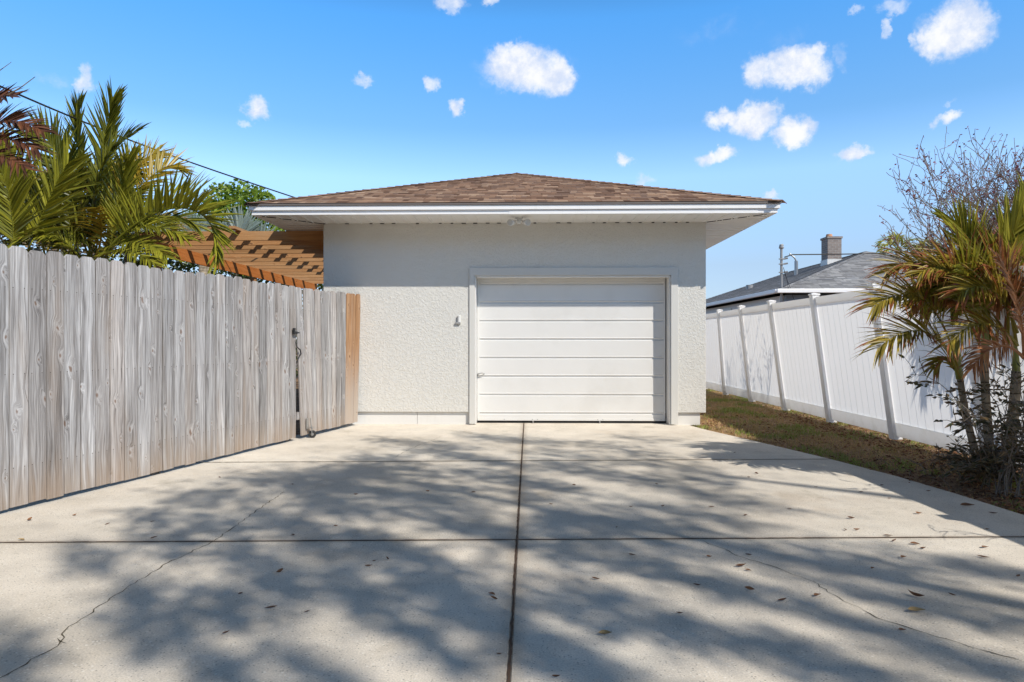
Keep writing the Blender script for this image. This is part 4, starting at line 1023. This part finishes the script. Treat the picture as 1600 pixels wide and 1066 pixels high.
# ------------------------------------------------------------------ bare tree behind the vinyl fence
bt = thing('bare_tree', (8.1, 11.6, 0), 'nearly bare tree with tiny dark red leaves behind right-hand palm', 'tree')
mb = MB(); lf = MB()
def addleaf(m, p, s, hue=(0, 1)):
    d = Vector((rnd(-1, 1), rnd(-1, 1), rnd(-1, .4))).normalized(); w = d.orthogonal().normalized(); cc = (rnd(*hue), 0, 0)
    a = m.vert(p, cc); b = m.vert(p + d * s * .5 + w * s * .3, cc); e = m.vert(p + d * s, cc); f = m.vert(p + d * s * .5 - w * s * .3, cc); m.face([a, b, e, f])
def branch(p, d, L, r, lvl, leafm, leafp=.5, ls=.045, spread=.55, upb=.12):
    n = 6; pts = [p.copy()]; dd = d.copy(); rs = [r]
    for i in range(n):
        dd = (dd + Vector((rnd(-1, 1), rnd(-1, 1), rnd(-1, 1))) * .17 + Vector((0, 0, upb * .3))).normalized()
        pts.append(pts[-1] + dd * L / n); rs.append(max(.0042, r * (1 - .62 * (i + 1) / n)))
    mb.tube(pts, rs, 7 if lvl < 2 else 4, cap=False)
    if lvl >= 4:
        for q in pts[2:]:
            if rnd(0, 1) < leafp:
                for _ in range(random.choice((1, 2, 3))): addleaf(leafm, q + Vector((rnd(-1, 1), rnd(-1, 1), rnd(-1, 1))) * .02, ls * rnd(.6, 1.3))
        return
    k = {0: 5, 1: 5, 2: 4, 3: 4}[lvl]
    for i in range(k):
        t = rnd(.35, 1) if i else 1.0; j = min(n, max(1, int(t * n))); q = pts[j]
        ax_ = Vector((rnd(-1, 1), rnd(-1, 1), rnd(-.3, 1))).normalized()
        nd = (dd.lerp(ax_, spread)).normalized()
        branch(q, nd, L * rnd(.55, .8), max(.0045, rs[j] * .74), lvl + 1, leafm, leafp, ls, spread, upb)
root = Vector((8.1, 11.6, -.03))
mb.tube([root, root + Vector((-.05, 0, .8)), root + Vector((-.1, 0, 1.6))], [.15, .12, .10], 12)
fk = root + Vector((-.1, 0, 1.6))
for tgt, L in (((1440, 290, 11.3), 1.5), ((1500, 240, 11.6), 1.6), ((1560, 250, 11.8), 1.5), ((1620, 240, 11.4), 1.5), ((1410, 340, 11.2), 1.6), ((1480, 250, 12.2), 1.5), ((1590, 230, 12), 1.4), ((1460, 270, 11.8), 1.5), ((1520, 220, 12.3), 1.5), ((1425, 310, 12), 1.5), ((1550, 215, 11.2), 1.5)):
    tp = P(*tgt); d = (tp - fk).normalized(); branch(fk, d, min(1.5, (tp - fk).length * .52), .055, 1, lf, .38, .052)
bt_t = mb.build('trunk', M['treebark'], bt, True)
lf.build('crown', M['redleaf'], bt)
# a lower forked limb reaching left
mb = MB(); lf = MB()
pp = [P(1560, 440, 11), P(1500, 420, 10.9), P(1440, 408, 10.8), P(1400, 388, 10.8), P(1362, 384, 10.8)]
mb.tube([bez(pp, i / 8) for i in range(9)], [.04, .036, .032, .028, .022, .018, .014, .010, .006], 7, cap=False)
for (px, py, tx, ty) in ((1480, 414, 1420, 330), (1440, 405, 1395, 345), (1410, 395, 1380, 330), (1500, 418, 1450, 350), (1395, 390, 1372, 370)):
    a = P(px, py, 10.85); b = P(tx, ty, 10.8); branch(a, (b - a).normalized(), (b - a).length * .62, .016, 3, lf, .3)
mb.tube([P(1560, 440, 11), root + Vector((-.06, 0, 1.2))], [.04, .06], 7)
lb = mb.build('limb', M['treebark'], bt, True); lf.build('leaves', M['redleaf'], lb)

# far palms over the roof
for (px, py, Y, lab) in ((1403, 392, 42, 'distant green palm top showing just above the grey neighbour roof, left one'), (1455, 396, 46, 'distant darker palm top behind grey roof, half hidden by bare branches')):
    c0 = P(px, py, Y); t = thing('distant_palm', (c0.x, Y, 0), lab, 'palm', 'palms far beyond the neighbour roof')
    mb = MB(); mb.tube([(c0.x, Y, -.03), (c0.x, Y, c0.z)], [.2, .14], 8); mb.build('trunk', M['palmbark'], t, True)
    for q in range(11):
        a = -1.9 + 3.8 * q / 10 + rnd(-.1, .1); L = rnd(1.0, 1.35); dy = rnd(-.5, .5)
        e = c0 + Vector((math.sin(a) * L, dy, math.cos(a) * L * .8)); m_ = c0 + Vector((math.sin(a) * L * .5, dy * .5, math.cos(a) * L * .8 + .2))
        frond([c0, m_, e, e + Vector((math.sin(a) * .3, 0, -.45))], t, M['palmA'], n=14, L=.5, W=.07, U=(0, -.7, .7), droop=.3, dead=0, hue=(.3, 1), r=.03)
for (px, py, r) in ((1118, 478, .6),):
    c0 = P(px, py, 40); tree('distant_tree', (c0.x, 40, 0), 'tiny far tree between garage corner and neighbour roof', [(c0, r), (c0 + Vector((.9, 0, -.2)), .5), (c0 + Vector((-.9, 0, -.1)), .5)], 300, .2, 'dryhedge')

mb = MB(); crown(mb, [((1.5 + .6 * i, 30 + rnd(-.2, .2), z), .62) for i in range(8) for z in (.4, 1.1, 1.6)], 300, .15)
tag(mb.build('hedge', M['hedge']), 'low green hedge closing the side yard far behind the garage', 'hedge')
# ------------------------------------------------------------------ shrub at the right edge
def shrub(name, base, h, spread, nst, lab, leafs=.055, leafp=.6, seedv=3, cat='shrub'):
    random.seed(seedv); t = thing(name, tuple(base), lab, cat); tw = MB(); lv = MB()
    for _ in range(nst):
        a = rnd(0, 6.28); ln = h * rnd(.6, 1.1); p0 = Vector(base) + Vector((rnd(-.12, .12), rnd(-.12, .12), -.02)); out = Vector((math.cos(a), math.sin(a), 0)) * spread * rnd(.4, 1)
        pts = [bez([p0, p0 + Vector((0, 0, ln * .6)) + out * .2, p0 + Vector((0, 0, ln)) + out * .8, p0 + out * 1.3 + Vector((0, 0, ln * .85))], i / 9) for i in range(10)]
        pts = [p + Vector((rnd(-1, 1), rnd(-1, 1), rnd(-1, 1))) * .018 for p in pts]
        tw.tube(pts, [.0055 - .00045 * i for i in range(10)], 5)
        for j in range(2, 10):
            for _ in range(2):
                d = Vector((rnd(-1, 1), rnd(-1, 1), rnd(-.3, .8))).normalized(); q = pts[j] + d * rnd(.08, .26); tw.tube([pts[j], pts[j].lerp(q, .5) + Vector((0, 0, .015)), q], [.003, .0025, .0015], 4)
                for s_ in range(5):
                    if rnd(0, 1) < leafp: 
                        b = pts[j].lerp(q, rnd(.3, 1)); dd = (d + Vector((rnd(-1, 1), rnd(-1, 1), rnd(-.6, .6))) * .9).normalized()
                        blade(lv, b, dd, dd.orthogonal(), leafs * rnd(.7, 1.3), leafs * .42, rnd(0, 1), .2, 3, rnd(0, .5))
    tw.build('twigs', M['twig'], t); lv.build('leaves', M['shrub'], t)
sb = G(1585, 775)
shrub('woody_shrub', (sb.x + .02, sb.y + .1, 0), .95, .66, 20, 'sparse woody shrub with dark curled leaves at the foot of the right palm', .058, .55)
b2 = G(1515, 748); shrub('low_weed', (b2.x, b2.y, 0), .25, .22, 9, 'low leafy weed left of the palm trunks beside the white fence', .045, .8, 5, 'weed')
b3 = G(1560, 762); shrub('small_weed', (b3.x, b3.y, 0), .28, .2, 9, 'yellow-green weed in front of the thickest palm trunk', .05, .9, 8, 'weed')
shrub('bare_shrub', (3.95, 3.35, 0), 1.15, .7, 16, 'leafless twiggy shrub just beyond the right edge, its thin shadow on the concrete', .04, .05, 12)
random.seed(11)
# dead twigs on the litter
# ------------------------------------------------------------------ grass, litter
mb = MB()
def gx_ok(x, y): return x > edgeX(y) + .01 if y < 9.9 else x > 2.52
import mathutils
nz = mathutils.noise
cnt = 0
while cnt < 30000:
    y = 3.0 + (random.random() ** 1.3) * 14.5; x = rnd(2.3, 4.75)
    if not gx_ok(x, y): continue
    d = nz.noise(Vector((x * 1.6, y * 1.1, 3.0))) + .45 * nz.noise(Vector((x * 5, y * 5, 1)))
    if y < 6.6 and d < .05: 
        if rnd(0, 1) < .85: continue
    elif d < -.25 and rnd(0, 1) < .6: continue
    green = nz.noise(Vector((x * 2.1, y * 1.4, 9.0))) > .12 + rnd(-.12, .12)
    h = rnd(.018, .05) * (1.15 if green else .8) * (1.0 if y < 11 else 1.2); hue = rnd(0, .35) if green else rnd(.45, 1.0)
    a = rnd(0, 6.28); w = Vector((math.cos(a), math.sin(a), 0)) * rnd(.0022, .0045); l = Vector((rnd(-1, 1), rnd(-1, 1), 0)) * h * .8
    c = (hue, rnd(0, .4), rnd(0, .5)); b = Vector((x, y, GZ))
    i0 = mb.vert(b - w, c); i1 = mb.vert(b + w, c); i2 = mb.vert(b + l * .5 + Vector((0, 0, h * .7)) + w * .7, c); i3 = mb.vert(b + l + Vector((0, 0, h)), c)
    mb.face([i0, i1, i2, i3]); cnt += 1
kind(mb.build('grass', M['grass']), 'stuff', 'short patchy half-dry grass between driveway and white fence', 'grass')
mb = MB(); cnt = 0
def litterleaf(mb, p, s, hue):
    a = rnd(0, 6.28); d = Vector((math.cos(a), math.sin(a), rnd(-.35, .35))); w = Vector((-math.sin(a), math.cos(a), rnd(-.5, .5))); c = (hue, 0, 0)
    m_ = p + d * s * .5 + Vector((0, 0, s * .12)); q = [mb.vert(p, c), mb.vert(m_ + w * s * .24 + Vector((0, 0, s * .12)), c), mb.vert(p + d * s, c), mb.vert(m_ - w * s * .24 + Vector((0, 0, s * .1)), c)]; k_ = mb.vert(m_ - Vector((0, 0, s * .1)), c)
    mb.face([q[0], k_, q[1]]); mb.face([k_, q[2], q[1]]); mb.face([q[0], q[3], k_]); mb.face([k_, q[3], q[2]])
while cnt < 7500:
    y = 2.6 + (random.random() ** 1.5) * 9; x = rnd(2.3, 4.7)
    if x < edgeX(y) - (.10 if rnd(0, 1) < .06 else .01): continue
    dens = max(.10, 1.2 - (y - 3.0) / 4.2) + (.35 if x > 3.9 else 0)
    if rnd(0, 1) > dens: continue
    litterleaf(mb, Vector((x, y, GZ + rnd(.004, .035))), rnd(.02, .06), rnd(0, 1)); cnt += 1
kind(mb.build('leaf_litter', M['dryleaf']), 'stuff', 'brown dead leaf litter covering the soil along the driveway edge', 'leaf litter')
tw = MB()
for _ in range(70):
    y = rnd(3.6, 6.8); x = rnd(edgeX(y) + .1, 4.4); a = rnd(0, 6.28); L = rnd(.1, .4); p = Vector((x, y, GZ + .03)); d = Vector((math.cos(a), math.sin(a), rnd(0, .35)))
    tw.tube([p, p + d * L * .5 + Vector((0, 0, rnd(0, .05))), p + d * L], [.004, .0035, .0015], 4)
kind(tw.build('fallen_twigs', M['twig']), 'stuff', 'thin dry twigs scattered on the litter by the palm', 'twigs')

# fallen leaves on the concrete
LV = [(423, 952, .075), (436, 895, .06), (576, 886, .055), (585, 878, .03), (606, 875, .05), (353, 991, .05), (768, 931, .05), (772, 938, .06), (780, 1024, .03), (480, 957, .04), (45, 814, .06), (116, 806, .04), (33, 845, .06),
      (238, 816, .05), (240, 842, .06), (343, 747, .05), (456, 758, .05), (556, 774, .05), (668, 769, .05), (740, 770, .05), (525, 823, .04), (458, 837, .04), (376, 929, .03), (168, 820, .05),
      (931, 906, .06), (946, 994, .07), (1089, 915, .05), (1158, 886, .08), (1169, 893, .04), (1170, 868, .05), (1108, 872, .04), (1171, 924, .06), (1222, 939, .07), (1278, 933, .05), (1412, 873, .05), (1388, 838, .07), (1397, 846, .06), (1430, 852, .07), (1442, 858, .06),
      (1433, 958, .10), (1431, 933, .10), (1488, 931, .05), (1410, 987, .04), (1537, 872, .08), (1540, 857, .06), (1590, 902, .06), (1320, 829, .05), (1338, 829, .05), (1112, 793, .06), (1165, 806, .05), (1182, 741, .06), (1170, 747, .04), (1234, 796, .04), (1275, 762, .04), (1330, 811, .06),
      (1345, 770, .05), (1378, 759, .06), (1436, 804, .06), (1512, 793, .12), (1552, 803, .07), (1543, 828, .05), (1450, 768, .05), (1148, 708, .05), (861, 789, .04), (897, 759, .05), (986, 793, .04), (1035, 792, .05), (963, 825, .05), (1026, 757, .04), (988, 868, .06), (1062, 960, .04), (869, 1060, .04), (1364, 890, .04), (1390, 780, .04), (1462, 750, .05)]
meshes = []
for v in range(6):
    mb = MB(); n = 8; s = 1.0; cc = (rnd(0, 1), 0, 0); asp = rnd(.18, .34); cu = rnd(.12, .35); tw_ = rnd(-.2, .2)
    ctr = []; L_ = []; R_ = []
    for i in range(n + 1):
        t = i / n; w = asp * math.sin(math.pi * min(.98, max(.02, t)) ** .85); z = .05 + cu * (2 * t - 1) ** 2 * .6; yb = tw_ * math.sin(t * 3)
        ctr.append(mb.vert((t - .5, yb, z), cc)); L_.append(mb.vert((t - .5, yb + w * .85, z + w * (.5 + cu)), cc)); R_.append(mb.vert((t - .5, yb - w * .85, z + w * (.3 + cu)), cc))
    for i in range(n): mb.face([ctr[i], ctr[i + 1], L_[i + 1], L_[i]]); mb.face([R_[i], R_[i + 1], ctr[i + 1], ctr[i]])
    o = mb.build('leaf', M['paleleaf'] if v == 5 else M['dryleaf'], None, True); meshes.append(o.data); bpy.data.objects.remove(o)
for i, (px, py, s) in enumerate(LV):
    p = G(px, py); v = 5 if i in (39, 12, 25) else random.randrange(5)
    o = bpy.data.objects.new('fallen_leaf', meshes[v]); COL.objects.link(o); o.location = (p.x, p.y, .003); s *= .78
    o.rotation_euler = (rnd(-.1, .1), rnd(-.1, .1), rnd(-.7, .7) if rnd(0, 1) < .7 else rnd(0, 6.28)); o.scale = (s, s * rnd(.7, 1.1), s * rnd(.6, 1.2))
    if v == 5: tag(o, 'pale tan fallen leaf lying on the concrete driveway', 'leaf', 'fallen leaves on the driveway')
    else: tag(o, 'small dry brown fallen leaf lying on the concrete driveway', 'leaf', 'fallen leaves on the driveway')

# ------------------------------------------------------------------ light
SUNV = Vector((.93, -1.0, 1.29)).normalized()
sun_d = bpy.data.lights.new('sun', 'SUN'); sun = bpy.data.objects.new('sun', sun_d); COL.objects.link(sun)
sun_d.energy = 4.45; sun_d.angle = rad(.53); sun_d.color = (1.0, .93, .83)
sun.rotation_euler = SUNV.to_track_quat('Z', 'Y').to_euler()
ELEV = math.asin(SUNV.z); ROT = math.atan2(SUNV.x, SUNV.y)

# big tree behind the camera whose dappled shade falls on the driveway
SH = [(620,690,50,4),(680,704,60,4),(740,716,50,4),(800,688,50,4),(860,706,60,5),(920,716,60,5),(990,708,50,4),(1010,686,50,3),(560,730,60,5),(500,742,60,5),(480,757,60,5),(400,752,50,5),(350,770,55,6),(880,724,50,4),(960,745,60,5),(1080,748,50,4),(1150,785,60,5),(1060,795,60,6),(1130,815,60,6),(620,772,60,6),(520,795,55,6),(470,825,60,7),(820,752,50,5),(790,725,50,4),(700,785,50,6),(260,850,55,6),(560,842,60,7),(380,870,50,7),(1030,850,50,7),(900,840,50,7),
      (15,1030,50,25),(350,1045,60,14),(500,1058,45,10),(210,975,60,25),(345,945,45,12),(230,940,45,10),(430,920,60,22),(500,905,80,30),(560,930,60,18),(655,895,70,28),(620,860,60,14),(500,855,70,10),(700,925,60,18),(725,960,60,18),(660,1000,40,12),(150,872,60,8),(240,812,60,10),(300,785,60,10),(415,805,60,12),(340,825,50,8),(500,775,60,12),(450,745,50,8),(600,795,70,14),(700,812,70,14),(755,828,50,10),(550,762,50,8),(680,760,70,9),(745,740,60,7),(700,695,60,5),(760,682,50,4),(600,718,60,5),(640,735,50,5),(580,740,40,4),
      (850,690,60,6),(950,695,60,5),(900,735,70,7),(1050,730,60,5),(875,765,70,9),(975,802,80,12),(1100,772,60,6),(900,812,70,12),(1060,828,60,7),(830,780,40,10),(1000,750,60,6),
      (870,862,60,9),(975,878,70,12),(1075,900,70,14),(1150,925,60,14),(1200,870,70,14),(1300,870,80,16),(1400,888,80,18),(1500,880,70,18),(1575,895,60,16),(1350,925,70,14),(1475,958,70,16),(1575,962,60,14),(1275,955,70,12),(925,925,60,14),(860,945,60,16),(1000,975,70,16),(1100,985,70,18),(1200,1012,70,16),(1300,1030,70,14),(1450,1010,70,14),(1540,1045,60,14),(850,1035,60,22),(930,1052,60,14),(820,985,30,16)]
st = thing('shade_tree', (15.0, -8.0, 0), 'tall spreading tree behind the photographer, casting dappled shade on the driveway', 'tree')
lv = MB(); tr = MB()
trunk_top = Vector((13.6, -7.0, 7.4))
tr.tube([(15.0, -8.0, -.05), (14.8, -7.8, 2.5), (14.2, -7.4, 5.0), trunk_top], [.48, .38, .33, .28], 14)
ends = []
random.seed(21)
for (px, py, rx, ry) in SH:
    g0 = G(px, py); gx = G(px + rx, py); gy0 = G(px, py - ry)
    r1 = max(.12, abs(gx.x - g0.x)); r2 = max(.12, abs(gy0.y - g0.y))
    h = rnd(7.6, 10.5); k = h / SUNV.z; c = g0 + SUNV * k
    ends.append(c)
    n = int(min(520, max(210, 1300 * r1 * r2)))
    if px > 820: n = int(n * .72)
    for _ in range(n):
        p = c + Vector((random.gauss(0, .47) * r1, random.gauss(0, .47) * r2, random.gauss(0, .22)))
        addleaf(lv, p, rnd(.06, .11))
# sparse filler
for _ in range(1300):
    g0 = Vector((rnd(-2.6, 2.4), rnd(1.8, 8.2), 0)); h = rnd(8.5, 12); c = g0 + SUNV * (h / SUNV.z)
    if nz.noise(g0 * 1.7) > -.05: addleaf(lv, c, rnd(.05, .09))
tb = MB()  # unseen tree belt, added to cut low sky light reaching the garage front
for i in range(26):
    a_ = rad(-115 - 130 * i / 25 + 25); x_ = 32 * math.sin(a_ ) ; y_ = -6 + 30 * math.cos(a_)
    if y_ > -9: continue
    for z in (1.5, 4, 6.5, 9, 11.5, 14): crown(tb, [((x_ + rnd(-1, 1), y_ + rnd(-1, 1), z + rnd(-.5, .5)), 2.7)], 26, .85)
kind(tb.build('sky_block_trees', M['hedge']), 'stuff', 'unseen belt of trees added behind the photographer to block low skylight', 'trees')
# limbs: chain cluster centres to hubs
hubs = [Vector((10.6, -5.6, 9.8)), Vector((8.0, -3.6, 10.8)), Vector((9.4, -2.2, 10.6)), Vector((11.4, -3.6, 10.0)), Vector((6.6, -2.6, 11.4)), Vector((9.8, -6.6, 10.6))]
for i, hb in enumerate(hubs):
    src = trunk_top if i in (0, 3, 5) else hubs[0] if i in (1, 4) else hubs[3]
    m_ = src.lerp(hb, .5) + Vector((0, 0, .35)); tr.tube([src, m_, hb], [.10, .07, .04], 9)
for c in ends:
    hb = min(hubs, key=lambda q: (q - c).length); m_ = hb.lerp(c, .5) + Vector((rnd(-.2, .2), rnd(-.2, .2), rnd(0, .3)))
    tr.tube([hb, m_, c], [.020, .012, .004], 4)
tr.build('trunk', M['bark'], st, True); lv.build('crown', M['oak'], st)

# ------------------------------------------------------------------ world: sky + small clouds
wd = bpy.data.worlds.new('World'); S.world = wd; wd.use_nodes = True; t = NT(wd.node_tree)
sky = t.n('ShaderNodeTexSky', sky_type='NISHITA', sun_disc=False, sun_elevation=ELEV, sun_rotation=ROT, altitude=0, air_density=1.0, dust_density=.3, ozone_density=2.0)
gen = t.n('ShaderNodeTexCoord').outputs['Generated']; v = t.sep(gen)
azn = t.m('ARCTAN2', v[0], v[1]); el = t.m('ARCSINE', v[2])
CL = [(820,110,80,38,1),(800,90,52,22,.9),(868,118,34,34,1),(1185,108,30,30,.8),(1245,105,62,34,1),(1275,92,30,22,.9),(1320,92,16,24,.35),(1135,186,42,18,.9),(1180,188,48,28,1),(1240,205,36,26,1),(1495,48,60,46,1),(1465,60,34,32,.9),(1520,30,36,32,.9),(1395,12,36,16,.55),(1335,15,14,10,.5),(1388,44,10,14,.5),(1432,64,9,14,.5),(137,122,22,22,.75),(80,125,60,18,.22),(402,168,26,24,.8),(378,192,10,8,.4),(567,130,22,12,.6),(674,127,17,14,.75),(708,171,13,18,.85),(976,249,17,14,.75),(1007,280,16,9,.45),(1117,242,34,16,.9),(1334,239,32,14,.85),(1480,187,28,11,.75),(1479,165,10,6,.3),(1203,308,14,7,.6),(700,8,32,16,.6),(765,0,18,8,.5),(1120,45,90,22,.15),(1230,60,60,20,.15)]
base = t.comb(azn, el, 0)
n1 = t.noise(gen, 24, 6, .62, 0, out=1); n2 = t.noise(gen, 70, 4, .6, 0, out=1)
warp = t.vm('ADD', base, t.vm('ADD', t.vm('MULTIPLY', t.vm('SUBTRACT', n1, (.5, .5, .5)), (.050, .042, 0)), t.vm('MULTIPLY', t.vm('SUBTRACT', n2, (.5, .5, .5)), (.018, .018, 0))))
acc = None
for (px, py, rx, ry, op) in CL:
    d = ray(px, py).normalized(); a0 = math.atan2(d.x, d.y); e0 = math.asin(d.z)
    cs = math.cos(e0); ra = rx / FPX * (math.cos(a0) ** 2); re = ry / FPX * math.cos(a0)
    q = t.vm('MULTIPLY', t.vm('SUBTRACT', warp, (a0, e0, 0)), (1 / ra, 1 / re, 0)); dist = t.vm('LENGTH', q)
    msk = t.m('MULTIPLY', t.m('SUBTRACT', 1.0, t.step(dist, .25, 1.25)), op)
    acc = msk if acc is None else t.m('MAXIMUM', acc, msk)
tex = t.noise(gen, 30, 8, .68, .3)
body = t.m('ADD', acc, t.m('MULTIPLY', t.m('SUBTRACT', tex, .5), 1.25))
acc2 = t.m('MULTIPLY', t.step(body, .0, 1.0), t.step(acc, .0, .40))
hs = t.n('ShaderNodeHueSaturation', {'Hue': .5, 'Saturation': 1.0, 'Value': 1.0, 'Color': sky.outputs[0]})
SKYMUL = (1.0, 1.0, 1.0)
TINT = [(.0, (.80, .98, 1.5)), (.07, (1.25, 1.28, 1.48)), (.151, (1.95, 2.2, 2.4)), (.198, (1.25, 1.87, 2.2)), (.29, (.90, 2.05, 2.75)), (.37, (.60, 1.0, 1.2)), (.50, (.42, .37, .31)), (1.0, (.42, .37, .31))]
skyc = t.mix(1.0, hs.outputs[0], t.ramp(t.m('DIVIDE', el, 1.5), [(p, tuple(q / 3 for q in c)) for p, c in TINT]), 'MULTIPLY')
skyc = t.mix(1.0, skyc, (3, 3, 3), 'MULTIPLY')
cl = t.mix(t.step(t.noise(gen, 26, 6, .65), .38, .62), (6.9, 7.8, 9.7), (9.9, 10.0, 10.3))
final = t.mix(acc2, skyc, cl)
bg = t.n('ShaderNodeBackground', {'Color': final, 'Strength': .10}); ow = t.n('ShaderNodeOutputWorld'); t.t.links.new(bg.outputs[0], ow.inputs[0])
wd.cycles.sampling_method = 'MANUAL'; wd.cycles.sample_map_resolution = 512

S.view_settings.view_transform = 'Standard'; S.view_settings.look = 'None'; S.view_settings.exposure = 0.0; S.view_settings.gamma = 1.0; S.view_settings.use_curve_mapping = False
